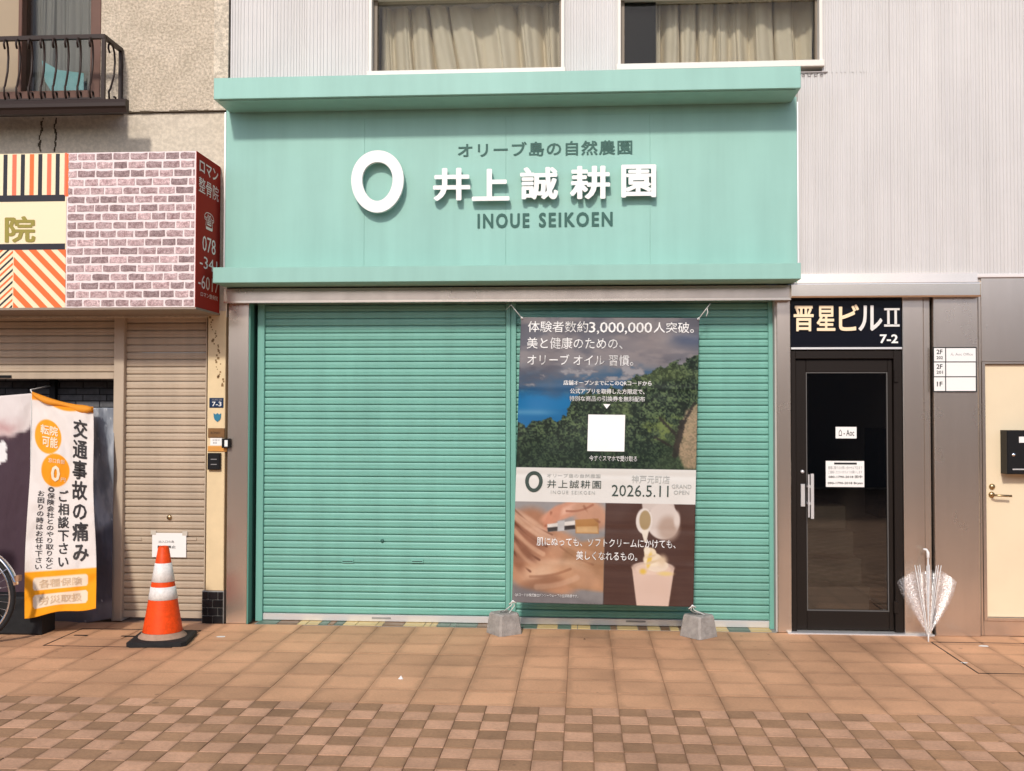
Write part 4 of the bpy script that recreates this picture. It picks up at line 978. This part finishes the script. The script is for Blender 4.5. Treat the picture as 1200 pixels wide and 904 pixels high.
def imP(u, v):
    x = u*209; y = v*337
    im = np.zeros(u.shape+(3,))
    # sky
    n1 = fbm(x/42+2, y/16+1, 6); n2 = fbm(x/14, y/8, 5)
    sky_ = np.zeros_like(im); sky_[...] = np.array([98, 98, 108])/255
    paint(sky_, sst(.40, .62, n1), (136, 130, 132)); paint(sky_, np.exp(-((x-150)/55)**2-((y-32)/16)**2)*.7, (158, 148, 146))
    paint(sky_, sst(.56, .70, n2)*sst(45, 60, y)*sst(105, 75, y)*.8, (158, 158, 162))
    paint(sky_, sst(55, 85, y+40*(n1-.5))*sst(.66, .46, n2), (44, 88, 126)); paint(sky_, sst(80, 98, y+22*(n2-.5)-.04*x), (14, 112, 168))
    paint(sky_, np.exp(-((y-(20+.03*x))**2)/60)*sst(165, 195, x)*.5, (50, 72, 110))
    im[...] = sky_
    paint(im, sst(107, 110, y+3*(n2-.5)), (18, 104, 158)); paint(im, np.exp(-((y-112)/3.5)**2)*.5*sst(60, 20, x), (120, 170, 200))
    # trees
    bnd = np.interp(x.ravel(), [0, 20, 45, 56, 62, 72, 90, 120, 145, 160, 175, 190, 209], [126, 124, 122, 118, 100, 92, 88, 82, 70, 58, 52, 50, 44]).reshape(x.shape)
    bnd = bnd+12*(fbm(x/9, y/9+9, 5)-.5)*2
    tr = sst(-1, 1.5, y-bnd); n3 = fbm(x/7+4, y/6, 6); n4 = vnoise(x/1.6, y/1.5); n5 = vnoise(x/30+7, y/22)
    leaf = np.zeros_like(im); leaf[...] = np.array([44, 62, 46])/255
    paint(leaf, sst(.45, .62, n3), (78, 98, 66)); paint(leaf, sst(.50, .75, n4)*.5, (112, 128, 88)); paint(leaf, sst(.45, .2, n4)*.8, (14, 24, 18)); paint(leaf, sst(.50, .36, fbm(x/4+9, y/3.4, 4))*.8, (18, 30, 22)); paint(leaf, sst(.55, .9, n5)*.35*sst(60, 150, x), (122, 134, 84))
    paint(leaf, sst(128, 160, y)*.45, (24, 42, 32)); paint(im, tr, leaf)
    gp = ell(x, y, 176, 130, 30, 14, .4)*sst(.40, .6, n3); paint(im, gp*.8, (116, 132, 70))
    path = pol(x, y, [(196, 108), (210, 100), (210, 176), (196, 176), (183, 150)], 5); paint(im, path*(.65+.35*n4), (178, 152, 122))
    for (ax, ay, bx_, by, w_) in ((184, 160, 192, 122, 5), (186, 138, 166, 118, 3), (190, 128, 205, 100, 3), (180, 150, 160, 140, 2.5)):
        L2 = (bx_-ax)**2+(by-ay)**2; t_ = np.clip(((x-ax)*(bx_-ax)+(y-ay)*(by-ay))/L2, 0, 1); dd = np.hypot(x-ax-t_*(bx_-ax), y-ay-t_*(by-ay)); paint(im, sst(w_, w_-2.5, dd+2*(n4-.5))*.85, (42, 38, 34))
    # white band
    paint(im, ((y > 177) & (y < 217.5)).astype(float), (236, 233, 226))
    # lower left: hands with the bottle
    L = ((y >= 217.5) & (x < 105.5)).astype(float); s_ = np.zeros_like(im); s_[...] = np.array([150, 146, 144])/255
    paint(s_, sst(0, 1, (y-217)/120)*.3, (120, 112, 110))
    n6 = fbm(x/20, y/20+3)
    skin = np.array([196, 150, 118])/255
    paint(s_, ell(x, y, 38, 288, 52, 40, .12, .25), (188, 140, 108)); paint(s_, ell(x, y, 15, 258, 30, 34, .2, .5), (170, 122, 94))
    paint(s_, pol(x, y, [(60, 268), (106, 258), (106, 322), (66, 318), (52, 300)], 6), (176, 132, 98))
    for (cx, cy, rx, ry, an, cc) in ((10, 252, 34, 6, .75, (150, 102, 78)), (6, 266, 30, 5, .9, (146, 98, 74)), (24, 246, 30, 5, .62, (206, 164, 136)), (2, 282, 22, 6, 1.1, (158, 110, 84)), (50, 300, 34, 14, -.1, (214, 174, 142)), (42, 312, 34, 8, -.2, (158, 112, 84)), (78, 306, 30, 10, .3, (192, 146, 112))):
        paint(s_, ell(x, y, cx, cy, rx, ry, .45, an), cc)
    paint(s_, ell(x, y, 62, 226, 34, 9, .2, -.42), (206, 150, 122)); paint(s_, ell(x, y, 66, 224, 26, 4, .5, -.42), (226, 176, 150)); paint(s_, ell(x, y, 88, 232, 22, 16, .3, .5), (196, 148, 120)); paint(s_, ell(x, y, 44, 236, 7, 16, .3, .55), (200, 140, 112))
    paint(s_, pol(x, y, [(38, 244), (70, 239), (71, 249), (39, 253)], 1.5), (226, 220, 212)); paint(s_, pol(x, y, [(38, 248), (70, 244), (71, 249), (39, 253)], 1.5), (60, 52, 50))
    paint(s_, pol(x, y, [(70, 238), (97, 236), (98, 254), (71, 254)], 1.5), (176, 128, 78)); paint(s_, pol(x, y, [(72, 246), (96, 245), (97, 253), (72, 253)], 2), (206, 166, 116)); paint(s_, pol(x, y, [(50, 240), (58, 239), (58, 251), (50, 252)], 1), (190, 188, 186))
    paint(s_, pol(x, y, [(0, 308), (30, 318), (75, 330), (106, 334), (106, 340), (0, 340)], 6), (150, 144, 142)); paint(s_, pol(x, y, [(0, 316), (106, 336), (106, 340), (0, 340)], 8)*.6, (108, 102, 104))
    for (ax, ay, bx_, by, w_, cc, op) in ((0, 236, 42, 264, 3.2, (226, 186, 156), .7), (0, 243, 38, 270, 1.3, (112, 70, 50), .85), (0, 252, 34, 279, 3.4, (214, 170, 138), .7), (0, 260, 30, 286, 1.3, (116, 72, 52), .85), (0, 269, 26, 294, 3.2, (208, 162, 130), .6), (0, 277, 20, 300, 1.2, (110, 68, 50), .8), (0, 228, 44, 256, 1.0, (128, 84, 62), .7),
                                          (20, 306, 66, 296, 1.6, (140, 94, 68), .55), (28, 318, 74, 306, 4, (216, 176, 146), .5), (52, 262, 96, 278, 3, (206, 160, 128), .5), (54, 270, 92, 290, 1.2, (142, 96, 70), .5), (60, 228, 90, 220, 1.2, (150, 92, 70), .7), (42, 230, 36, 246, 1.2, (140, 84, 62), .6), (80, 222, 98, 240, 1.4, (138, 88, 66), .6)):
        L2 = (bx_-ax)**2+(by-ay)**2; t_ = np.clip(((x-ax)*(bx_-ax)+(y-ay)*(by-ay))/L2, 0, 1); dd = np.hypot(x-ax-t_*(bx_-ax), y-ay-t_*(by-ay)-3*np.sin(t_*3.1)); paint(s_, sst(w_+.9, w_*.4, dd)*op, cc)
    s_ *= (.88+.24*n6)[..., None]
    paint(im, L, s_)
    # lower right: jug and soft ice on a brown ground
    Rr = ((y >= 217.5) & (x >= 105.5)).astype(float); s_ = np.zeros_like(im); s_[...] = np.array([82, 56, 48])/255
    paint(s_, sst(.4, .7, fbm(x/60, y/3))*.25, (102, 74, 62))
    paint(s_, pol(x, y, [(147, 217), (184, 217), (186, 226), (148, 226)], 2), (214, 200, 190)); paint(s_, ell(x, y, 172, 238, 19, 21, .06), (222, 208, 198)); paint(s_, ell(x, y, 178, 246, 12, 14, .4), (190, 166, 150))
    paint(s_, ell(x, y, 150, 238, 9.5, 15, .08), (236, 226, 216)); paint(s_, ell(x, y, 151, 237, 6.6, 11.5, .1), (176, 152, 112)); paint(s_, pol(x, y, [(147, 250), (156, 247), (153, 263), (151, 263)], 1.2), (236, 224, 206))
    paint(s_, pol(x, y, [(137, 292), (186, 292), (180, 340), (144, 340)], 1.4), (226, 196, 178)); paint(s_, ell(x, y, 161.5, 292, 24.5, 7, .1), (206, 180, 164)); paint(s_, ell(x, y, 161.5, 294, 21, 6.5, .1), (234, 206, 186))
    paint(s_, ell(x, y, 166, 290, 13, 7, .12), (244, 226, 204)); paint(s_, ell(x, y, 161, 283, 11, 8, .12), (246, 228, 200)); paint(s_, ell(x, y, 158, 276, 7, 7, .12), (244, 224, 190)); paint(s_, ell(x, y, 154, 272, 3.5, 4.5, .2), (250, 236, 212)); paint(s_, ell(x, y, 157, 284, 2.5, 9, .4, .2), (236, 200, 96)); paint(s_, ell(x, y, 150, 297, 3.5, 3, .7), (230, 190, 84)); paint(s_, ell(x, y, 176, 299, 8, 2.4, .7), (236, 208, 140)); paint(s_, ell(x, y, 172, 284, 5, 6, .8), (226, 200, 168)); paint(s_, ell(x, y, 160, 286, 9, 1.6, .8, -.3), (222, 196, 160)); paint(s_, ell(x, y, 159, 279, 6, 1.2, .8, -.3), (226, 200, 162)); paint(s_, ell(x, y, 188, 236, 3.5, 9, .5), (228, 214, 204))
    paint(im, Rr, s_)
    paint(im, (np.abs(x-105.5) < .7)*(y > 217.5)*.5, (60, 44, 40))
    im *= .86
    return im
po = cloth('poster', qP, 260, 420, YP, imP, PRT)
tag(po, 'tall hanging vinyl poster with sky, trees, hands and soft ice cream photos', 'poster')
PQ = [np.array(q_, float) for q_ in qP]
def onP(a, b, c):                                  # poster coordinates: 0..209 across, 0..337 down
    u, v = a/209, b/337; p = PQ[0]*(1-u)*(1-v)+PQ[1]*u*(1-v)+PQ[2]*u*v+PQ[3]*(1-u)*v
    return at(p[0], p[1], float(YP(np.array(u), np.array(v)))-.0062)
PW = mat('poster_white_ink', (.80, .79, .77), .5); PG = mat('poster_grey_ink', (.34, .35, .33), .6); PD_ = mat('poster_dark_ink', (.035, .055, .045), .6)
L = letters
L('lettering', '体験者数約', (8.5, 4.5, 79, 17.5), onP, PW, po, bold=.005); L('lettering', '3,000,000', (80, 5.2, 154, 19.5), onP, PW, po, bold=.008, spacing=.95); L('lettering', '人突破。', (156, 5, 203, 17.5), onP, PW, po, bold=.005)
L('lettering', '美と健康のための、', (8, 23.5, 120, 37), onP, PW, po, bold=.005); L('lettering', 'オリーブ オイル 習慣。', (9, 43.5, 133, 56.5), onP, PW, po, bold=.005)
L('lettering', '店舗オープンまでにこのQRコードから', (52, 73.8, 155, 80), onP, PW, po, bold=.02); L('lettering', '公式アプリを取得した方限定で、', (60, 83.5, 147, 89.6), onP, PW, po, bold=.02); L('lettering', '特別な商品の引換券を無料配布', (59.5, 92.2, 147.5, 98.4), onP, PW, po, bold=.02)
L('lettering', '▼', (99, 101.5, 107.5, 107), onP, PW, po); L('lettering', '今すぐスマホで受け取る', (84.5, 162, 140, 168.6), onP, PW, po, bold=.02)
me = MB()
for j_ in range(11):
    for i_ in range(11): me.v.append(tuple(onP(82+4.3*i_, 114+4.3*j_, 0)))
for j_ in range(10):
    for i_ in range(10): b = j_*11+i_; me.face([b, b+11, b+12, b+1], 0, True)
me.build('white_square', PW, po)
rg2 = MB(); n = 40
for k in range(n):
    t = 2*math.pi*k/n
    for rx, ry in ((10.2, 12.4), (6.0, 8.2)): rg2.v.append(tuple(onP(21+rx*math.cos(t)*(1-.05*math.sin(t)), 194+ry*math.sin(t), 0)))
for k in range(n): a, b = 2*k, 2*((k+1) % n); rg2.face([a, b, b+1, a+1])
rg2.build('ring_emblem', PD_, po)
L('lettering', 'オリーブ島の自然農園', (36, 184, 98, 188.6), onP, PG, po); L('lettering', '井上誠耕園', (36.5, 191.5, 99, 201), onP, PD_, po, spacing=1.2); L('lettering', 'INOUE SEIKOEN', (41, 204, 92, 208), onP, PG, po, spacing=1.3)
L('lettering', '神戸元町店', (134.5, 184.5, 178.5, 193.8), onP, PG, po); L('lettering', '2026.5.11', (111.5, 196, 177.5, 209.5), onP, PD_, po, spacing=1.0); L('lettering', 'GRAND', (181, 194.5, 204, 199.2), onP, PG, po); L('lettering', 'OPEN', (183.5, 201.5, 201.5, 206.2), onP, PG, po)
L('lettering', '肌にぬっても、ソフトクリームにかけても、', (26.5, 259.5, 187, 269.5), onP, PW, po, bold=.008); L('lettering', '美しくなれるもの。', (72.5, 274.5, 143, 285), onP, PW, po, bold=.008)
L('lettering', 'QRコードは株式会社デンソーウェーブの登録商標です。', (3, 326, 76, 330), onP, PW, po, bold=.01)
TL, TR, BR, BL = [onP(a, b, 0)+Vector((0, .004, 0)) for a, b in ((1, 1), (208, 1), (208, 336), (1, 336))]
for nm, P in (('tie_rope', [at(593, 363, .02), at(599, 357.5, -.075), TL]), ('tie_rope', [TR, at(827, 363, -.07), at(832.5, 356, -.075)]), ('tie_rope', [at(828.5, 361, -.08), at(829.5, 366, -.085), at(827.5, 371, -.085)])):
    MB().tube(P, .0032, 6).build(nm, ROPE, po)
for p in (TL, TR, BR, BL):
    MB().lathe([(.005, -.003), (.010, -.003), (.010, .001)], tuple(p+Vector((0, -.006, 0))), 12, 0, 'y').build('eyelet', ALU, po)
# hem seam line low on the poster
def weight(px, py_base, wtop, wbot, hgt, rot, label, anchor):
    t = thing('concrete_weight', label, 'concrete block', 'concrete blocks holding the poster down')
    g0 = gnd(px, py_base); c_ = Vector((g0.x, g0.y+.10, 0)); m_ = MB(); q = random.Random(int(px))
    def ring(h, z, b):
        out = []
        for sx, sy in ((-1, -1), (1, -1), (1, 1), (-1, 1)):
            for dx, dy in ((b if sx*sy < 0 else 0, 0 if sx*sy < 0 else b), (0 if sx*sy < 0 else b, b if sx*sy < 0 else 0)):
                x_, y_ = sx*(h-dx), sy*(h-dy); ca, sa = math.cos(rot), math.sin(rot); out.append((c_.x+x_*ca-y_*sa+q.uniform(-.001, .001), c_.y+x_*sa+y_*ca, z))
        return out
    rings = [ring(wbot, 0, .012), ring(wbot*.995, .02, .014), ring(wtop*1.02, hgt-.012, .014), ring(wtop*.93, hgt, .014)]
    for r_ in rings: m_.v += r_
    for i in range(3):
        for k in range(8): j = (k+1) % 8; m_.face([i*8+k, i*8+j, (i+1)*8+j, (i+1)*8+k])
    m_.face(list(range(24, 32)))
    m_.build('block', CONC, t)
    MB().box(c_.x-.03, c_.x+.025, c_.y-.012, c_.y+.012, hgt-.003, hgt+.002).build('lifting_slot', mat('slot_dark', (.05, .045, .04), .9), t)
    top = Vector((c_.x+.01, c_.y, hgt))
    lp = MB(); a = anchor
    lp.tube([top+Vector((-.02, 0, 0)), a+Vector((-.012, 0, -.03)), a+Vector((.0, -.004, .0)), a+Vector((.012, 0, -.03)), top+Vector((.03, -.01, 0)), top+Vector((.045, -.03, -.05))], .0042, 6)
    lp.tube([a+Vector((-.028, -.004, -.022)), a+Vector((0, -.01, .004)), a+Vector((.024, -.006, -.010))], .0045, 6)
    lp.build('tie_rope', ROPE, t)
weight(589.5, 745.5, .083, .100, .155, math.radians(38), 'grey concrete block at the left foot of the poster', BL)
weight(820.5, 749, .083, .102, .160, math.radians(42), 'grey concrete block at the right foot of the poster', BR)

# ================================================================== TRAFFIC CONE
cn = thing('traffic_cone', 'orange traffic cone with two white bands on a black rubber base', 'traffic cone')
c = gnd(190.5, 751.5); hc = .68
def cr_(z): return .145-(.145-.036)*(z-.035)/(hc-.035)
bs = MB(); rot = math.radians(9)
def sqr(h, z, ch=.03):
    o_ = []
    for sx, sy in ((-1, -1), (1, -1), (1, 1), (-1, 1)):
        for dx, dy in (((ch, 0), (0, ch)) if sx*sy < 0 else ((0, ch), (ch, 0))):
            x_, y_ = sx*(h-dx), sy*(h-dy); o_.append((c.x+x_*math.cos(rot)-y_*math.sin(rot), c.y+x_*math.sin(rot)+y_*math.cos(rot), z))
    return o_
for r_ in (sqr(.205, .002), sqr(.205, .030), sqr(.196, .036), sqr(.15, .038)): bs.v += r_
for i in range(3):
    for k in range(8): j = (k+1) % 8; bs.face([i*8+k, i*8+j, (i+1)*8+j, (i+1)*8+k])
bs.face(list(range(24, 32))); bs.build('base_plate', RUBBER, cn)
MB().lathe([(.168, .038), (.165, .046), (.150, .056), (.143, .075)], tuple(c), 40).build('foot_ring', mat('worn_orange_grey', (.42, .27, .19), .8, noise=.2, nscale=20), cn)
cb = MB(); cb.lathe([(cr_(.075)-.0, .075), (cr_(.3), .3), (cr_(.5), .5), (cr_(hc-.01), hc-.01), (cr_(hc)-.006, hc), (.020, hc), (.018, hc-.03)], tuple(c), 40)
cb.build('cone_body', ORANGE, cn)
for z0, z1 in ((.305, .395), (.43, .562)):
    MB().lathe([(cr_(z0)+.0005, z0), (cr_(z0)+.003, z0+.001), (cr_(z1)+.003, z1-.001), (cr_(z1)+.0005, z1)], tuple(c), 40).build('reflective_band', REFLW, cn)
# ================================================================== CLEAR UMBRELLA
um = thing('umbrella', 'half closed clear plastic umbrella leaning upside down against the steel pillar', 'umbrella')
def plastic():
    m = bpy.data.materials.new('clear_vinyl'); m.use_nodes = True; t = m.node_tree; n = t.nodes; n.clear(); l = t.links
    o_ = n.new('ShaderNodeOutputMaterial'); tr = n.new('ShaderNodeBsdfTransparent'); gl = n.new('ShaderNodeBsdfGlossy'); df = n.new('ShaderNodeBsdfDiffuse'); tl = n.new('ShaderNodeBsdfTranslucent')
    gl.inputs['Roughness'].default_value = .12; df.inputs[0].default_value = (.85, .84, .84, 1); tl.inputs[0].default_value = (.85, .84, .84, 1)
    geo = n.new('ShaderNodeNewGeometry'); tx = n.new('ShaderNodeTexNoise'); tx.inputs['Scale'].default_value = 85; tx.inputs['Detail'].default_value = 3; l.new(geo.outputs['Position'], tx.inputs['Vector'])
    bp = n.new('ShaderNodeBump'); bp.inputs['Strength'].default_value = 1; bp.inputs['Distance'].default_value = .002; l.new(tx.outputs[0], bp.inputs['Height']); l.new(bp.outputs[0], gl.inputs['Normal']); l.new(bp.outputs[0], df.inputs['Normal'])
    a1_ = n.new('ShaderNodeAddShader'); l.new(df.outputs[0], a1_.inputs[0]); l.new(tl.outputs[0], a1_.inputs[1])
    mr = n.new('ShaderNodeMapRange'); mr.inputs[1].default_value = .52; mr.inputs[2].default_value = .66; mr.inputs[3].default_value = .03; mr.inputs[4].default_value = .20; l.new(tx.outputs[0], mr.inputs[0])
    m1 = n.new('ShaderNodeMixShader'); l.new(mr.outputs[0], m1.inputs[0]); l.new(tr.outputs[0], m1.inputs[1]); l.new(a1_.outputs[0], m1.inputs[2])
    m2 = n.new('ShaderNodeMixShader'); m2.inputs[0].default_value = .045; l.new(m1.outputs[0], m2.inputs[1]); l.new(gl.outputs[0], m2.inputs[2]); l.new(m2.outputs[0], o_.inputs[0]); return m
VINYL = plastic()
tip = gnd(1088, 752.5); topY = -.075; tp = at(1087.5, 651, topY)
ax = (tp-tip); Hh = ax.length; ax.normalize(); sxv = Vector((1, 0, 0)); syv = ax.cross(sxv).normalized(); syv = -syv if syv.y > 0 else syv
MB().tube([tip, tip+ax*.055, tip+ax*.06, tip+ax*(Hh-.01)], [.006, .006, .0045, .0045], 8).build('shaft', PW, um)
hd = MB(); a = tip+ax*(Hh-.02); hd.tube([a, a+ax*.04, a+ax*.062+Vector((-.012, 0, 0)), a+ax*.066+Vector((-.035, -.005, 0))], [.011, .011, .009, .006], 8); hd.build('handle', PW, um)
q = random.Random(5); NR_ = 8; can = MB(); nz = 20; na = 48; q_ph = [q.uniform(-.6, .6) for _ in range(8)]
big = [.30, .16, .14, .15, .30, .16, .13, .17]; ztop_r = .515
def can_pt(i, j):
    t = j/(nz-1); ph = i/na*NR_; k = int(ph) % NR_; f_ = ph-int(ph); fold = math.sin(f_*math.pi)**1.6
    ang = 2*math.pi*(i/na)+math.pi/2+math.pi/8*0
    rr = .008+.070*t+ fold*(.110 if abs(math.cos(ang+.0)) > .55 else .05)*math.sin(min(1, t*1.0)*math.pi*.5)**1.1
    zz = .05+t*(ztop_r-.05) - fold*t*(.085 if abs(math.cos(ang)) > .55 else .02)
    rr *= 1+.05*math.sin(k*2.3+t*3)
    return tip+ax*zz+sxv*(rr*math.cos(ang)*1.18)+syv*(rr*math.sin(ang)*.42)
for j in range(nz):
    for i in range(na): can.v.append(tuple(can_pt(i, j)))
for j in range(nz-1):
    for i in range(na): k = (i+1) % na; can.face([j*na+i, j*na+k, (j+1)*na+k, (j+1)*na+i], 0, True)
can.build('canopy', VINYL, um)
for k in range(NR_):
    ang = 2*math.pi*k/NR_+math.pi/2; P = [tip+ax*(.05+t*(ztop_r-.03))+sxv*((.008+.07*t)*math.cos(ang)*1.18)+syv*((.008+.07*t)*math.sin(ang)*.42) for t in (0, .33, .66, 1.03)]
    MB().tube(P, .0026, 5).build('rib', PW, um)
MB().tube([tip+ax*.19+sxv*.055, tip+ax*.155+sxv*.075, tip+ax*.13+sxv*.08], .005, 5).build('strap', VINYL, um)

# ================================================================== BICYCLE (front wheel in view)
bk = thing('bicycle', 'city bicycle with silver mudguard parked at the left edge', 'bicycle')
g0 = gnd(-36, 754.5); Rw = .335; wc = Vector((g0.x, g0.y, Rw+.0))
def arc(r, a0_, a1_, n_=40, dy=0.0, cc=wc): return [cc+Vector((r*math.cos(math.radians(a0_+(a1_-a0_)*k/(n_-1))), dy, r*math.sin(math.radians(a0_+(a1_-a0_)*k/(n_-1))))) for k in range(n_)]
def wheel(cc, nm='wheel'):
    ty = MB(); pts = arc(Rw-.017, 0, 360, 49, 0, cc); ty.tube(pts, .0175, 8, caps=False); wo_ = ty.build(nm, RUBBER, bk)
    rm = MB(); rm.tube(arc(Rw-.040, 0, 360, 49, 0, cc), .0105, 6, caps=False); rm.build('rim', CHROME, wo_)
    hb = MB(); hb.lathe([(0, -.05), (.012, -.05), (.012, -.035), (.028, -.033), (.028, -.028), (.014, -.02), (.014, .02), (.028, .028), (.028, .033), (.012, .035), (.012, .05), (0, .05)], tuple(cc), 16, 0, 'y'); hb.build('hub', CHROME, wo_)
    for k in range(32):
        a_ = math.radians(k*11.25+3); o2 = math.radians(k*11.25+(30 if k % 4 < 2 else -30)); dy = .03 if k % 2 else -.03
        MB().tube([cc+Vector((.026*math.cos(o2), dy, .026*math.sin(o2))), cc+Vector(((Rw-.045)*math.cos(a_), 0, (Rw-.045)*math.sin(a_)))], .0011, 4).build('spoke', CHROME, wo_)
wheel(wc)
fd = MB(); n_ = 30
for k in range(n_):
    a_ = math.radians(14+(150-14)*k/(n_-1))
    for (dr, dy) in ((0, -.03), (.012, -.018), (.016, 0), (.012, .018), (0, .03)): fd.v.append(tuple(wc+Vector(((Rw+.012+dr)*math.cos(a_), dy, (Rw+.012+dr)*math.sin(a_)))))
for k in range(n_-1):
    for j in range(4): b = k*5+j; fd.face([b, b+5, b+6, b+1], 0, True)
fo = fd.build('mudguard', CHROME, bk); s_ = fo.modifiers.new('t', 'SOLIDIFY'); s_.thickness = .0015
rf = wc+Vector(((Rw+.035)*math.cos(math.radians(21)), 0, (Rw+.035)*math.sin(math.radians(21))))
MB().bbox(rf.x-.004, rf.x+.022, rf.y-.02, rf.y+.02, rf.z-.02, rf.z+.02, .004).build('reflector', mat('amber_reflector', (.35, .20, .12), .3), bk)
MB().tube([wc+Vector((0, -.045, 0)), wc+Vector(((Rw+.02)*math.cos(math.radians(35)), -.035, (Rw+.02)*math.sin(math.radians(35))))], .003, 5).build('mudguard_stay', CHROME, bk)
FRM = mat('silver_bicycle_frame', (.42, .42, .43), .3, .7)
w2 = wc+Vector((-1.08, 0, 0)); wheel(w2)
seat_ = wc+Vector((-.33, 0, .42)); bb = wc+Vector((-.43, 0, -.04)); head = wc+Vector((-.90, 0, .48))
fr = MB()
for a_, b_ in ((seat_, bb), (bb, head+Vector((-.02, 0, -.12))), (seat_+Vector((.01, 0, -.1)), head)): fr.tube([a_, b_], .016, 8)
for dy in (-.045, .045): fr.tube([bb, wc+Vector((0, dy, 0))], .009, 6); fr.tube([seat_+Vector((0, 0, -.05)), wc+Vector((0, dy, 0))], .007, 6); fr.tube([head+Vector((-.03, 0, -.16)), head+Vector((-.06, dy, -.2)), w2+Vector((0, dy, 0))], .010, 6)
fr.tube([head+Vector((-.04, 0, -.17)), head+Vector((.03, 0, .18))], .015, 8); fr.build('frame', FRM, bk)
hb_ = MB(); t_ = head+Vector((.03, 0, .18)); hb_.tube([t_+Vector((.16, -.28, .02)), t_+Vector((.05, -.27, .03)), t_+Vector((-.02, -.12, .03)), t_, t_+Vector((-.02, .12, .03)), t_+Vector((.05, .27, .03)), t_+Vector((.16, .28, .02))], .012, 8); hb_.build('handlebar', CHROME, bk)
sd = MB(); s0 = seat_+Vector((.03, 0, .16)); sd.tube([seat_, s0], .012, 8, 0); sd.tube([s0+Vector((.13, 0, .03)), s0+Vector((.06, 0, .03)), s0+Vector((-.05, 0, .02)), s0+Vector((-.15, 0, .03))], [.06, .08, .05, .02], 10, 0); sd.build('saddle', BLACK, bk)
ck = MB(); ck.lathe([(0, -.05), (.085, -.05), (.085, -.045), (0, -.045)], tuple(bb), 28, 0, 'y'); ck.tube([bb+Vector((0, -.06, 0)), bb+Vector((.06, -.07, -.14))], .009, 6); ck.tube([bb+Vector((.06, -.07, -.14)), bb+Vector((.06, -.16, -.14))], .014, 6); ck.build('crank', CHROME, bk)
MB().tube([wc+Vector((-.02, -.06, -.02)), wc+Vector((.05, -.16, -Rw+.012)), wc+Vector((.08, -.16, -Rw+.01))], .008, 6).build('kickstand', CHROME, bk)

# ================================================================== LITTER
def scrap(px, py, w_, d_, h_, label, m=PAPER, nm='paper_scrap', cat='litter'):
    p_ = gnd(px, py); s_ = MB(); q = random.Random(int(px)); n_ = 7
    P = [(p_.x+w_*math.cos(k*6.283/n_)*q.uniform(.6, 1), p_.y+d_*math.sin(k*6.283/n_)*q.uniform(.6, 1)) for k in range(n_)]
    b = len(s_.v)
    for (x_, y_) in P: s_.v.append((x_, y_, .0015))
    s_.v.append((p_.x, p_.y, .0015+h_)); s_.v.append((p_.x+w_*.2, p_.y-d_*.2, .001))
    for k in range(n_): s_.face([k, (k+1) % n_, n_]); s_.face([(k+1) % n_, k, n_+1])
    tag(s_.build(nm, m), label, cat)
scrap(470, 796, .022, .022, .02, 'crumpled white scrap on the paving in front of the left shutter')
scrap(259, 746.5, .05, .03, .002, 'flat white scrap on the paving between cone and steel pillar')
scrap(1153, 757.5, .05, .03, .002, 'flat white scrap on the paving right of the umbrella')
scrap(1130, 777, .03, .025, .002, 'small white scrap lying nearest to the right corner paving')
scrap(685, 749.5, .012, .012, .006, 'small dark leaf on the paving between the concrete blocks', mat('dead_leaf', (.04, .02, .012), .9), 'fallen_leaf', 'leaf')
